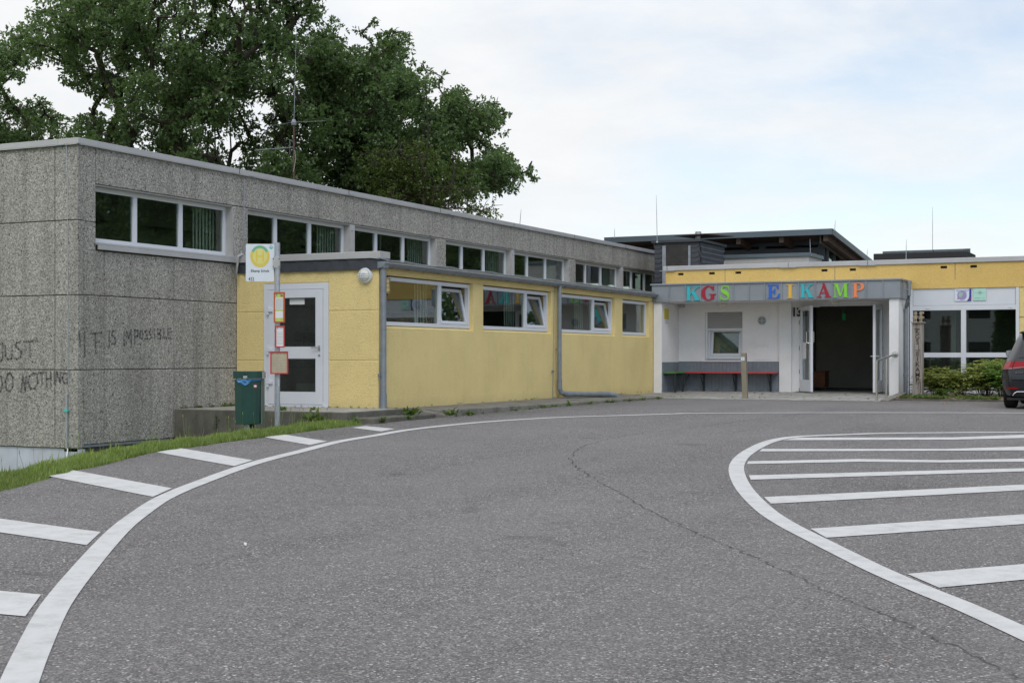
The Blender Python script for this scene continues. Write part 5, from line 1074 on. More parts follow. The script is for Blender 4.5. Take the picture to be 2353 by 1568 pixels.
# two flat cut-out children holding hands on top
fg = thing('cutout_figure', 'flat wooden cut-out of two children holding hands on the timber post', 'figurine', (q0.x, ty, ztop + .026)); zb = ztop + .027
def cut(k, cx_, girl):
    S_ = .235; o = Vector((cx_, ty, zb)); pr = lambda pl: k.prism([o + Vector((x * S_, -.008, z * S_)) for x, z in pl], (0, .016, 0))
    pr(arcpts(0, .82, .15, .17, 0, 345, 20)); pr([(-.07, .70), (.07, .70), (.12, .66), (.24 if girl else .15, .30), (.10, .28), (-.10, .28), (-.24 if girl else -.15, .30), (-.12, .66)])
    for sx in (-.09, .05): pr([(sx - .02, .29), (sx + .05, .29), (sx + .05, .05), (sx + .11, .03), (sx + .11, .0), (sx - .03, .0)])
    pr([(.10, .64), (.16, .60), (.34, .40), (.28, .36), (.10, .54)]); pr([(-.10, .64), (-.16, .60), (-.30, .40), (-.25, .36), (-.10, .54)])
    if girl: pr([(.08, .95), (.22, .98), (.30, .86), (.24, .74), (.16, .80)])
for gx, gl_ in ((-.055, False), (.06, True)): k = MB(); cut(k, q0.x + gx, gl_); k.build('child_shape', 'plywood', fg)
# wooden chest in the hall
q = onY(1890, 895, 36.6); ch_ = thing('wooden_chest', 'reddish wooden chest on castors standing in the dark hall', 'chest', (q.x, 36.6, .56))
MB().box(-8.9, q.x + .12, 36.3, 36.75, .63, 1.02).box(-8.92, q.x + .14, 36.28, 36.77, 1.021, 1.05).build('body', 'chest_wood', ch_, bevel=.008)
for x in (q.x + .04, q.x - .5): 
    for y in (36.36, 36.7): MB().disc((x, y, .595), (1, 0, 0), [(.032, -.012), (.032, .012)], 12).build('castor', 'steel', ch_)

# ------------------------------------------------------------------ parked car
def car():
    cx_, cy = -2.36, 27.25; zg = G(cx_, cy + 2); t = thing('parked_car', 'dark grey hatchback parked nose in, seen from behind', 'car', (cx_, cy + 2.1, zg))
    # rows of body points: (half width, height, rear offset, front offset)
    rows = [(.70, .20, .10, .10), (.80, .24, .04, .06), (.875, .42, .00, .00), (.893, .60, .02, .03), (.875, .78, .06, .30), (.80, .92, .12, 1.15), (.735, 1.07, .22, 1.55), (.66, 1.26, .36, 1.95), (.60, 1.38, .48, 2.2), (.45, 1.44, .58, 2.35), (.0, 1.455, .62, 2.4)]
    Ln = 4.25; N1 = 22; mb = MB(); ring_pts = []
    for hw_, z_, ro_, fo_ in rows:
        for j in range(N1):
            tt = j / (N1 - 1); y = ro_ + (Ln - fo_ - ro_) * tt
            taper = 1 - .16 * max(0, (.06 - tt) / .06) ** 2 - .20 * max(0, (tt - .86) / .14) ** 2
            zz = z_
            ring_pts.append((hw_ * taper, y, zz))
    nr_ = len(rows)
    for sgn in (-1, 1):
        base = len(mb.v); mb.v += [(cx_ + sgn * x, cy + y, zg + z) for x, y, z in ring_pts]
        for i in range(nr_ - 1):
            for j in range(N1 - 1):
                a = base + i * N1 + j; mb.f.append((a, a + 1, a + N1 + 1, a + N1))
        mb.f.append(tuple(base + j for j in range(N1)))
    # rear and front caps
    for j in (0, N1 - 1):
        for i in range(nr_ - 1): mb.f.append((i * N1 + j, (i + 1) * N1 + j, nr_ * N1 + (i + 1) * N1 + j, nr_ * N1 + i * N1 + j))
    me = mb.mesh('body'); bm = bmesh.new(); bm.from_mesh(me); bmesh.ops.remove_doubles(bm, verts=bm.verts, dist=.001); bmesh.ops.recalc_face_normals(bm, faces=bm.faces[:]); bm.to_mesh(me); bm.free()
    body = link_mesh('body', me, 'car_paint', t, smooth=True)
    md = body.modifiers.new('edge', 'BEVEL'); md.width = .035; md.segments = 3; md.limit_method = 'ANGLE'; md.angle_limit = R(35)
    def rear(u, z):     # u in -1..1 across the tail, z height -> point on the rear surface
        for (h0, z0, r0, _), (h1, z1, r1, _) in zip(rows, rows[1:]):
            if z <= z1:
                q = max(0, (z - z0) / (z1 - z0)); hw_ = (h0 + (h1 - h0) * q) * .84; ro_ = r0 + (r1 - r0) * q; return Vector((cx_ + u * hw_, cy + ro_ - .006, zg + z))
    def patch(name, uz, m, lift=.0, n=1):
        k = MB(); P = [rear(u, z) + Vector((0, -.006 - lift, 0)) for u, z in uz]; k.prism(P, (0, .012, 0)); return k.build(name, m, t)
    rg = patch('rear_window', [(-.86, .935), (.86, .935), (.90, 1.06), (.93, 1.25), (.90, 1.33), (-.90, 1.33), (-.93, 1.25), (-.90, 1.06)], 'mirror_glass' if False else 'car_glass')
    k = MB(); k.box(cx_ - .5, cx_ + .5, cy + .62, cy + .66, zg + .9, zg + 1.3); k.build('seat_back', 'car_plastic', t)
    k = MB(); k.hexa([(cx_ - .60, cy + .34, zg + 1.375), (cx_ + .60, cy + .34, zg + 1.375), (cx_ + .58, cy + .70, zg + 1.40), (cx_ - .58, cy + .70, zg + 1.40)], [(cx_ - .57, cy + .33, zg + 1.41), (cx_ + .57, cy + .33, zg + 1.41), (cx_ + .52, cy + .70, zg + 1.452), (cx_ - .52, cy + .70, zg + 1.452)]); k.build('spoiler', 'car_paint', t, bevel=.015)
    for s_ in (-1, 1):
        def chamf(z, q):        # point on the rounded corner between tail and flank
            p = rear(s_ * 1.0, z); hw_ = abs(p.x - cx_) / .84; return Vector((cx_ + s_ * hw_ * (.84 + .155 * q), p.y + .20 * q, p.z))
        def wrap(name, cols, m, par, out=.012):
            k = MB(); o_ = Vector((s_ * out * .4, -out, 0))
            top = [(rear(s_ * u, z1) if u <= 1 else chamf(z1, u - 1)) for u, z0, z1 in cols]; bot = [(rear(s_ * u, z0) if u <= 1 else chamf(z0, u - 1)) for u, z0, z1 in cols]; n_ = len(cols)
            k.v = [tuple(p + o_) for p in top + bot] + [tuple(p - o_) for p in top + bot]; g = lambda i: i
            k.f = [(i, i + 1, n_ + i + 1, n_ + i) for i in range(n_ - 1)] + [(2 * n_ + i + 1, 2 * n_ + i, 3 * n_ + i, 3 * n_ + i + 1) for i in range(n_ - 1)] + [(i + 1, i, 2 * n_ + i, 2 * n_ + i + 1) for i in range(n_ - 1)] + [(n_ + i, n_ + i + 1, 3 * n_ + i + 1, 3 * n_ + i) for i in range(n_ - 1)] + [(0, n_, 3 * n_, 2 * n_), (n_ - 1, 3 * n_ - 1, 4 * n_ - 1, 2 * n_ - 1)]
            return k.build(name, m, par)
        tl_ = wrap('tail_light', [(.925, .755, .868), (1.0, .755, .868), (1.45, .752, .860), (1.85, .748, .835)], 'lamp_red', t, .014)
        wrap('lens', [(.50, .80, .845), (.62, .775, .858), (.90, .755, .866)], 'lamp_red', tl_); wrap('lens', [(.925, .722, .752), (1.0, .722, .752), (1.9, .718, .745)], 'lamp_red_pale', tl_); wrap('lens', [(.60, .755, .773), (.90, .728, .753)], 'lamp_red_pale', tl_)
        wrap('reflector', [(.80, .362, .380), (.90, .362, .395), (1.0, .362, .395), (1.8, .362, .385)], 'lamp_red', t)
        k = MB(); k.tube([rear(s_ * u, z) + Vector((0, -.012, 0)) for u, z in ((1.0, .24), (.93, .285), (.86, .312), (.2, .316))], .009, 6); k.build('trim_strip', 'chrome', t)
        # mirror
        mx_, my_ = cx_ + s_ * .985, cy + 2.40; k = MB(); k.box(mx_ - .085, mx_ + .085, my_ - .02, my_ + .10, zg + .945, zg + 1.08); mo = k.build('wing_mirror', 'car_plastic', t, bevel=.055, smooth=True); MB().box(mx_ - .065, mx_ + .065, my_ - .026, my_ - .021, zg + .965, zg + 1.062).build('mirror_glass', 'mirror_glass', mo, bevel=.002); MB().box(mx_ - s_ * .15 - .08, mx_ - s_ * .08, my_ + .02, my_ + .08, zg + .95, zg + 1.0).build('mirror_arm', 'car_plastic', mo)
        # side windows
        k = MB(); P = [Vector((cx_ + s_ * w_, cy + y, zg + z)) for w_, y, z in ((.812, .62, .935), (.812, 3.02, .935), (.665, 2.20, 1.30), (.655, .86, 1.30))]; k.prism(P, (s_ * .012, 0, .004)); k.build('side_window', 'car_glass', t)
        for wy in (.80, 3.42):
            c0 = (cx_ + s_ * .79, cy + wy, zg + .315); k = MB(); k.disc(c0, (s_, 0, 0), [(.22, -.11), (.29, -.11), (.315, -.09), (.315, .085), (.29, .105), (.21, .10)], 36); wo_ = k.build('wheel', 'tyre', t, base=c0)
            k = MB(); k.disc(c0, (s_, 0, 0), [(.215, .06), (.205, .095), (.18, .085), (.05, .075), (.03, .095), (.005, .098)], 30); k.build('rim', 'alloy', wo_)
    patch('number_plate_recess', [(-.36, .50), (.36, .50), (.40, .70), (-.40, .70)], 'car_plastic', .004)
    k = MB(); k.prism([rear(u, z) + Vector((0, -.012, 0)) for u, z in ((-.80, .235), (.80, .235), (.76, .30), (-.76, .30))], (0, .02, 0)); k.build('diffuser', 'car_plastic', t)
    k = MB(); k.prism([rear(u, z) + Vector((0, -.03, 0)) for u, z in ((-.90, .53), (.90, .53), (.92, .60), (-.92, .60))], (0, .03, 0)); k.build('bumper_ledge', 'car_paint', t, bevel=.008)
    k = MB(); k.prism([rear(u, z) + Vector((0, -.0075, 0)) for u, z in ((-.915, .56), (-.910, .56), (-.910, .88), (-.915, .88))], (0, .004, 0)); k.build('tailgate_gap', 'black', t); k = MB(); k.prism([rear(u, z) + Vector((0, -.0075, 0)) for u, z in ((.910, .56), (.915, .56), (.915, .88), (.910, .88))], (0, .004, 0)); k.build('tailgate_gap', 'black', t)
    fcar = fy(rear(0, .66).y - .012); me = text_mesh('badge', 'GOLF', .040, fcar, cx_ - .635, zg + .648, .0, .003, 1.5, bold=.002); link_mesh('badge', me, 'chrome', t)
    k = MB(); k.disc(rear(0, .80) + Vector((0, -.02, 0)), (0, -1, 0), [(.055, -.01), (.055, .008), (.045, .012)], 24); k.build('emblem', 'chrome', t)
    k = MB(); k.box(cx_ - .78, cx_ + .78, cy + .1, cy + 4.1, zg + .16, zg + .2); k.build('underbody', 'car_plastic', t)
car()

# ------------------------------------------------------------------ vegetation
def unit(a): return a / np.maximum(np.linalg.norm(a, axis=1, keepdims=True), 1e-9)
def leaf_quads(base, d, L, W, rng, curl=.15):
    """one obovate blade per row: base point, tip direction, length, width"""
    n = len(base); d = unit(d); r = rng.normal(size=(n, 3)); r[:, 2] *= .5; s = unit(np.cross(d, np.array([0, 0, 1.0]) + .55 * r)); up = np.cross(s, d)
    L = L[:, None]; W = W[:, None]; mid = base + d * L * .58 + up * L * curl * .6
    v = np.stack([base, mid + s * W * .5, base + d * L - up * L * curl, mid - s * W * .5], 1).reshape(-1, 3); f = np.arange(4 * n).reshape(n, 4); return v, f
def rosettes(cen, out, per, L, W, rng):
    n = len(cen); b = np.repeat(cen, per, 0); o = np.repeat(out, per, 0); d = o * .45 + rng.normal(size=b.shape) * .75 + np.array([0, 0, .12]); b = b + rng.normal(size=b.shape) * .02
    return leaf_quads(b, d, L * rng.uniform(.65, 1.2, len(b)), W * rng.uniform(.7, 1.15, len(b)), rng)
def inpoly(x, y, P):
    c = False; j = len(P) - 1
    for i in range(len(P)):
        if (P[i][1] > y) != (P[j][1] > y) and x < (P[j][0] - P[i][0]) * (y - P[i][1]) / (P[j][1] - P[i][1]) + P[i][0]: c = not c
        j = i
    return c
def grow(name, label, poly, holes, d0, dd, trunk_px, n_cl, rad, per_cl, m, group, seed, extra=(), L=.135, W=.08, weep=0.0, base_z=-1.2, multi=1, dens_edge=1.0, trunk_r=.30):
    rng = np.random.default_rng(seed); rd = random.Random(seed); xs = [p[0] for p in poly]; ys_ = [p[1] for p in poly]; cl = []; tries = 0
    while len(cl) < n_cl and tries < 60000:
        tries += 1; x = rd.uniform(min(xs), max(xs)); y = rd.uniform(min(ys_), max(ys_)); r_ = rd.uniform(*rad); d = d0 + rd.uniform(-dd, dd); pr = r_ * FL / d * .5
        if not all(inpoly(x + ax * pr, y + ay * pr, poly) for ax, ay in ((0, 0), (1, 0), (-1, 0), (0, 1), (0, -1))): continue
        if any(math.hypot(x - hx, (y - hy)) < hr_ + pr * 1.05 for hx, hy, hr_ in holes): continue
        cl.append((onD(x, y, d), r_))
    cl += [(onD(x, y, d0 + rd.uniform(-.8, .8)), r_) for x, y, r_ in extra]
    tp = onD(trunk_px, 400, d0); root = thing(name, label, 'tree', (tp.x, tp.y, base_z), group)
    V, F = [], []; o = 0
    for c, r_ in cl:
        n = max(6, int(per_cl * (r_ / rad[1]) ** 2)); u = unit(rng.normal(size=(n, 3))); rr = rng.uniform(.25, 1.0, (n, 1)) ** .5
        # several lobes inside the clump keep the outline uneven
        nl = 5; lob = unit(rng.normal(size=(nl, 3))) * r_ * .5; pick = rng.integers(0, nl, n)
        p = np.array(c) + lob[pick] * np.array([1, 1, .8]) + u * rr * r_ * .58 * np.array([1, 1, .72])
        if weep: p[:, 2] -= rng.exponential(weep, n)
        v, f = rosettes(p, u, 5, L, W, rng); V.append(v); F.append(f + o); o += len(v)
    crown = np_mesh('crown', np.concatenate(V), np.concatenate(F)); link_mesh('crown', crown, m, root)
    # limbs: trunk nodes, then every clump joined to the nearest node nearer to the root
    nodes = []; par = []; zt = min(c.z for c, _ in cl)
    for k_ in range(multi):
        off = Vector((rd.uniform(-.9, .9), rd.uniform(-.9, .9), 0)) * (1 if multi > 1 else 0); lean = Vector((rd.uniform(-.12, .12), rd.uniform(-.12, .12), 1)); prev = -1
        for i in range(9):
            nodes.append(Vector((tp.x, tp.y, base_z)) + off + lean * (i * 1.25) + Vector((rd.uniform(-.12, .12), rd.uniform(-.12, .12), 0))); par.append(prev); prev = len(nodes) - 1
    nt = len(nodes); ctr = Vector((tp.x, tp.y, zt))
    for c, r_ in sorted(cl, key=lambda q: (q[0] - ctr).length):
        best, bi = 1e9, 0
        for i, p in enumerate(nodes):
            if i < nt and p.z < zt - 2.0: continue
            dz = c.z - p.z; s_ = (c - p).length + (.8 if dz < -.3 else 0) + .12 * (p - ctr).length
            if s_ < best: best, bi = s_, i
        a = nodes[bi]; mid = (a + c) / 2 + Vector((rd.uniform(-.25, .25), rd.uniform(-.25, .25), rd.uniform(-.1, .3)))
        nodes.append(mid); par.append(bi); nodes.append(c); par.append(len(nodes) - 2)
    wt = [0.0] * len(nodes)
    for i in range(len(nodes) - 1, -1, -1):
        wt[i] += 1.0
        if par[i] >= 0: wt[par[i]] += wt[i]
    wm = max(wt); rad_of = lambda i: max(.016, trunk_r * (wt[i] / wm) ** .46)
    mb = MB()
    for i, p in enumerate(nodes):
        if par[i] < 0: continue
        q = nodes[par[i]]; r0 = min(rad_of(par[i]), rad_of(i) * 1.5); mb.tube([q, (p + q) / 2 + Vector((rd.uniform(-.04, .04), rd.uniform(-.04, .04), 0)), p], [r0, (r0 + rad_of(i)) / 2, rad_of(i)], 6, cap=False)
    # twigs
    for c, r_ in cl:
        for _ in range(5):
            e = c + Vector([rd.gauss(0, 1) for _ in range(3)]).normalized() * r_ * rd.uniform(.6, 1.0); mb.tube([c, (c + e) / 2 + Vector((0, 0, .06)), e], [.014, .010, .004], 4, cap=False)
    mb.build('trunk', 'bark', root); return root
OAKS = 'trees behind the grey building'
p_mid = [(55, 60), (62, 32), (100, 22), (118, -40), (150, -160), (500, -230), (700, -150), (770, -60), (785, 10), (760, 40), (735, 70), (765, 75), (800, 64), (790, 130), (760, 260), (760, 560), (700, 560), (190, 430), (130, 400), (140, 330), (175, 290), (165, 240), (215, 215), (150, 195), (110, 175), (130, 150), (90, 150), (20, 160), (-10, 130), (0, 90), (30, 70)]
grow('oak_tree', 'tallest dark green oak with several trunks, reaching above the picture', p_mid, [(104, 230, 27), (540, 348, 7), (700, 70, 9), (330, 300, 6), (620, 240, 6), (250, 150, 7)], 42, 4.5, 462, 360, (.42, .85), 100, 'oak_leaf', OAKS, 11, multi=4, trunk_r=.26)
p_right = [(700, 90), (760, 62), (800, 62), (826, 55), (850, 80), (862, 34), (880, 60), (866, 88), (880, 72), (908, 56), (935, 75), (955, 64), (945, 90), (938, 140), (924, 160), (960, 160), (976, 140), (994, 160), (1033, 167), (1026, 204), (998, 214), (984, 240), (1026, 206), (1064, 193), (1085, 232), (1106, 224), (1140, 218), (1178, 268), (1160, 294), (1130, 304), (1134, 330), (1166, 367), (1192, 380), (1226, 372), (1242, 428), (1210, 422), (1176, 448), (1130, 440), (1100, 450), (1050, 480), (900, 480), (700, 440), (680, 300)]
grow('oak_tree', 'broad dark oak whose lowest branch reaches far right over the roof', p_right, [(1063, 360, 15), (842, 110, 14), (1004, 226, 10), (1100, 345, 8)], 44, 4.0, 800, 270, (.40, .80), 110, 'oak_leaf', OAKS, 12, [(1128, 425, .4), (1150, 405, .36), (1175, 400, .34), (1172, 430, .24), (1200, 398, .30), (1222, 388, .26), (1226, 412, .22), (1140, 240, .34), (1160, 262, .28), (1130, 270, .4), (1110, 290, .3), (1064, 212, .26), (1070, 240, .36), (1010, 185, .3), (976, 158, .26), (930, 80, .26), (905, 75, .24), (862, 52, .24), (850, 95, .2), (825, 72, .24), (1100, 330, .34), (1125, 345, .36), (1095, 395, .4), (1145, 370, .36)], multi=2, trunk_r=.24)
p_left = [(-200, 150), (-60, 40), (0, 90), (50, 125), (75, 170), (60, 200), (20, 200), (20, 230), (60, 225), (105, 230), (140, 250), (160, 290), (190, 330), (190, 400), (-200, 400)]
grow('oak_tree', 'oak at the left edge with low thin branches above the coping', p_left, [(95, 200, 18), (30, 292, 6), (92, 315, 6)], 47, 3.5, -70, 135, (.34, .72), 90, 'oak_leaf', OAKS, 13, [(20, 120, .4), (60, 145, .34), (10, 165, .4), (40, 90, .3), (90, 240, .3), (60, 245, .34), (25, 240, .34), (120, 275, .36), (80, 285, .36)], trunk_r=.26)
p_birch = [(830, 330), (950, 310), (1060, 330), (1090, 400), (1110, 420), (1120, 470), (1150, 486), (1138, 502), (1100, 520), (820, 500)]
grow('birch_tree', 'yellowish drooping birch low behind the grey roof', p_birch, [], 39.5, 1.6, 960, 62, (.35, .7), 80, 'birch_leaf', OAKS, 14, L=.085, W=.055, weep=.28, trunk_r=.14)

# grass bank beside the road: blades
def blades(n, pts, hmin, hmax, wd, rng, lean=.45):
    hgt = rng.uniform(hmin, hmax, n); a = rng.uniform(0, 2 * np.pi, n); le = rng.uniform(.1, lean, n) * hgt; dirx, diry = np.cos(a), np.sin(a); ww = wd * rng.uniform(.6, 1.3, n)
    b0 = pts + np.stack([-diry * ww, dirx * ww, np.zeros(n)], 1); b1 = pts - np.stack([-diry * ww, dirx * ww, np.zeros(n)], 1)
    m_ = pts + np.stack([dirx * le * .35, diry * le * .35, hgt * .6], 1); t_ = pts + np.stack([dirx * le, diry * le, hgt], 1); k = .6
    m0 = m_ + np.stack([-diry * ww, dirx * ww, np.zeros(n)], 1) * k; m1 = m_ - np.stack([-diry * ww, dirx * ww, np.zeros(n)], 1) * k
    v = np.stack([b0, b1, m1, m0, t_, t_ + np.stack([-diry * ww, dirx * ww, np.zeros(n)], 1) * .15], 1).reshape(-1, 3); o = np.arange(n)[:, None] * 6
    return v, np.concatenate([o + np.array([[0, 1, 2, 3]]), o + np.array([[3, 2, 4, 5]])])
rg_ = np.random.default_rng(5); n = 78000
Yv = rg_.uniform(5.5, 18.2, n); sv = np.abs(rg_.normal(.0, 1.0, n)) * .50 - .02 + .05 * np.sin(Yv * 3.1) + .03 * np.sin(Yv * 11); keep = sv > -.04; Yv, sv = Yv[keep], sv[keep]
Xv = np.array([edge(y) for y in Yv]) - sv; Zv = np.array([bank(x, y) for x, y in zip(Xv, Yv)]) - .01; ok_ = Xv > FX + .02
P_ = np.stack([Xv, Yv, Zv], 1)[ok_]; clump = .65 + .6 * np.sin(P_[:, 0] * 3.3 + P_[:, 1] * 2.1) * np.sin(P_[:, 1] * 1.7 + 1) * .5
v, f = blades(len(P_), P_, .022, .072, .0034, rg_); v = v.reshape(-1, 6, 3); base_ = P_[:, None, :]; tall = np.where(rg_.random(len(P_)) < .02, 1.7, 1.0); v = base_ + (v - base_) * (.45 + .75 * np.clip(clump + .25 * np.sin(P_[:, 1] * 9 + P_[:, 0] * 5), .2, 1.4))[:, None, None] * tall[:, None, None]
go_ = link_mesh('grass', np_mesh('grass', v.reshape(-1, 3), f), 'blade'); go_['kind'] = 'stuff'
# seed heads and tiny white flowers
n = 140; Yv = rg_.uniform(7, 18, n); sv = rg_.uniform(.2, 1.6, n); Xv = np.array([edge(y) for y in Yv]) - sv; P_ = np.stack([Xv, Yv, np.array([bank(x, y) for x, y in zip(Xv, Yv)])], 1)
k = MB()
for p in P_:
    hgt = random.uniform(.16, .30); e = Vector(p) + Vector((random.uniform(-.05, .05), random.uniform(-.05, .05), hgt)); k.tube([Vector(p), e], [.0022, .0015], 3); k.tube([e, e + Vector((0, 0, .035))], [.005, .003], 4)
so_ = k.build('grass_stalks', 'reed_leaf'); so_['kind'] = 'stuff'
def weed(x, y, z, r_, seed, parent=None, name='weed', m='weed_leaf', n=26, up=.5, L=None):
    rng = np.random.default_rng(seed); b = np.array([[x, y, z]]) + rng.normal(size=(n, 3)) * np.array([r_ * .25, r_ * .25, .004]); d = rng.normal(size=(n, 3)); d[:, 2] = np.abs(d[:, 2]) * up + .25
    v, f = leaf_quads(b, d, (L or r_) * rng.uniform(.5, 1.2, n), (L or r_) * .3 * rng.uniform(.6, 1.2, n), rng); return v, f
V, F, o = [], [], 0; sd = 0
def addw(x, y, z, r_, n=26, up=.5):
    global o, sd
    sd += 1; v, f = weed(x, y, z, r_, sd, n=n, up=up); V.append(v); F.append(f + o); o += len(v)
for y in (20.9, 21.3, 22.6, 23.4, 24.0, 24.5, 25.3, 26.1, 27.2, 27.6, 28.3, 29.4, 30.3): addw(-10.96 + random.uniform(-.02, .06), y + random.uniform(-.2, .2), G(-10.9, y) + .005, random.uniform(.05, .12), 24)
for y in [21 + i * .27 for i in range(38)]: addw(-10.95 + random.uniform(0, .05), y, G(-10.9, y), random.uniform(.025, .06), 14)
for x, y, z, r_ in ((-11.3, 19.7, .475, .20), (-11.02, 20.55, .45, .16), (-12.9, 18.5, .56, .10), (-12.6, 18.9, .56, .07), (-13.5, 18.35, .56, .06), (-12.1, 18.2, .42, .22), (-11.5, 18.34, .40, .12), (-11.15, 18.6, .42, .10), (-11.14, 19.4, .44, .09)): addw(x, y, z, r_, 30, .8)
for x in [FX + .1 + i * .14 for i in range(24)]: addw(x, AY - .02 if x > -14 or random.random() < .5 else AY - .05, .565, random.uniform(.02, .05), 10)
for i in range(60): addw(random.uniform(-11.9, -6.3), random.choice((30.72, 34.12, random.uniform(30.9, 34))), .56 if i % 3 == 1 else .50, random.uniform(.015, .05), 10)
for i in range(28): addw(AX + .05, random.uniform(20.5, 32.8), .56, random.uniform(.02, .05), 9)
for i in range(16): addw(FX + .06, random.uniform(18.4, 19.9), .57, random.uniform(.03, .08), 14)
wo_ = link_mesh('weeds', np_mesh('weeds', np.concatenate(V), np.concatenate(F)), 'weed_leaf'); wo_['kind'] = 'stuff'
# small creeper on the platform front
k = []; 
t = thing('creeper', 'thin green creeper climbing the platform front beside the grey wall', 'plant', (-14.05, 18.28, .0)); V, F, o = [], [], 0
for i in range(9):
    v, f = weed(-14.02 + .03 * math.sin(i * 2), 18.27, .02 + i * .055, .05, 300 + i, n=7, up=.2); V.append(v); F.append(f + o); o += len(v)
link_mesh('foliage', np_mesh('foliage', np.concatenate(V), np.concatenate(F)), 'weed_leaf', t); MB().tube([(-14.03, 18.28, -.1), (-14.0, 18.28, .2), (-14.03, 18.28, .5)], .005, 5).build('stem', 'bark', t)

# shrubs with pinnate leaves in the flower bed
def pinnate_shrub(name, label, x, y, z, Rw, Hh, nst, nfr, m, seed, frond=.34, leaf=.105, up=.8):
    rng = np.random.default_rng(seed); rd = random.Random(seed); t = thing(name, label, 'shrub', (x, y, z), 'shrubs in the flower bed'); st = MB(); B, D, Ls, Ws = [], [], [], []
    for i in range(nst):
        a = rd.uniform(0, 6.283); rr = Rw * rd.uniform(.15, .85) ** .8; top = Vector((x + math.cos(a) * rr, y + math.sin(a) * rr * .7, z + Hh * rd.uniform(.55, 1.0) * (1 - .25 * rr / Rw))); bs_ = Vector((x + math.cos(a) * rr * .35, y + math.sin(a) * rr * .3, z - .02)); st.tube([bs_, (bs_ + top) / 2 + Vector((0, 0, .05)), top], [.006, .005, .003], 4)
        for j in range(nfr):
            b = 6.283 * j / nfr + rd.uniform(-.3, .3); h0 = bs_ + (top - bs_) * (1 - rd.random() ** 1.5 * .8); dr = Vector((math.cos(b), math.sin(b), rd.uniform(up * .3, up * 1.5))).normalized(); Lf = frond * rd.uniform(.7, 1.2)
            nl = 8
            for q in range(2, nl + 1):
                u = q / nl; p = h0 + dr * Lf * u + Vector((0, 0, -.35 * Lf * u * u)); tn = (dr + Vector((0, 0, -.7 * u))).normalized(); sd_ = tn.cross(Vector((0, 0, 1))).normalized()
                for s_ in ((-1, 1) if q < nl else (0,)):
                    d = (sd_ * s_ * 1.0 + tn * .75 + Vector((0, 0, .05))).normalized() if s_ else tn
                    B.append(p); D.append(d); Ls.append(leaf * (1.1 - .4 * abs(u - .55)) * rd.uniform(.8, 1.2)); Ws.append(leaf * .2)
    B = np.array(B); v, f = leaf_quads(B, np.array(D), np.array(Ls), np.array(Ws), rng, .08); link_mesh('foliage', np_mesh('foliage', v, f), m, t); st.build('stem', 'bark', t); return t
bz = .52
pinnate_shrub('shrub', 'low olive-green shrub with fern-like leaves right of the timber post', -5.22, 32.75, bz, .42, .62, 26, 9, 'shrub_leaf', 41)
pinnate_shrub('shrub', 'grey-green fern-leaved shrub in front of the window mullion', -4.72, 32.65, bz, .36, .60, 22, 9, 'shrub_leaf', 42)
pinnate_shrub('shrub', 'tallest fern-leaved shrub with yellow tips beside the window mullion', -4.22, 32.7, bz, .46, .86, 30, 9, 'shrub_leaf', 43)
pinnate_shrub('shrub', 'bright green bushy shrub next to the parked car', -3.55, 32.5, bz, .58, .88, 70, 9, 'shrub_leaf_green', 44, .32, .10, .8)
pinnate_shrub('shrub', 'small fern-leaved shrub half hidden behind the bright green one', -3.9, 33.3, bz, .4, .95, 22, 8, 'shrub_leaf', 45)
pinnate_shrub('shrub', 'small leafy shoot at the foot of the downpipe left of the timber post', -5.66, 32.6, bz, .14, .36, 12, 6, 'weed_leaf', 46, .10, .06)
pinnate_shrub('shrub', 'low broad-leaved plant at the right foot of the timber post', -5.0, 32.2, bz - .02, .18, .26, 10, 6, 'weed_leaf', 47, .12, .08)
rng = np.random.default_rng(77); V, F, o = [], [], 0
for i in range(230):
    x = rng.uniform(-5.85, -2.0); y = 31.46 + abs(rng.normal(0, .30)); v, f = weed(x, min(y, 33.9), .515, rng.uniform(.03, .11), 500 + i, n=16, up=.6); V.append(v); F.append(f + o); o += len(v)
wo_ = link_mesh('ground_cover', np_mesh('ground_cover', np.concatenate(V), np.concatenate(F)), 'weed_leaf'); wo_['kind'] = 'stuff'
# ornamental grass arching beside the car
t = thing('ornamental_grass', 'tall arching ornamental grass between the window and the car', 'grass clump', (-2.95, 33.0, bz)); rng = np.random.default_rng(9); v_, f_q = [], []
for i in range(620):
    a = rng.uniform(0, 6.283); le = rng.uniform(.25, 1.0); hh_ = rng.uniform(1.2, 2.0); b = np.array([-2.95 + rng.normal() * .10, 33.0 + rng.normal() * .08, bz]); dx, dy = math.cos(a), math.sin(a); sx, sy = -dy * .006, dx * .006; o = len(v_)
    for q in range(7):
        u = q / 6; r_ = le * (u ** 1.9) * .95; z = hh_ * (u - .42 * le * u ** 3.2); w_ = 1 - u * .85
        v_ += [b + np.array([dx * r_ + sx * w_, dy * r_ + sy * w_, z]), b + np.array([dx * r_ - sx * w_, dy * r_ - sy * w_, z])]
    f_q += [(o + 2 * q, o + 2 * q + 1, o + 2 * q + 3, o + 2 * q + 2) for q in range(6)]
link_mesh('foliage', np_mesh('foliage', np.array(v_), np.array(f_q)), 'reed_leaf', t)
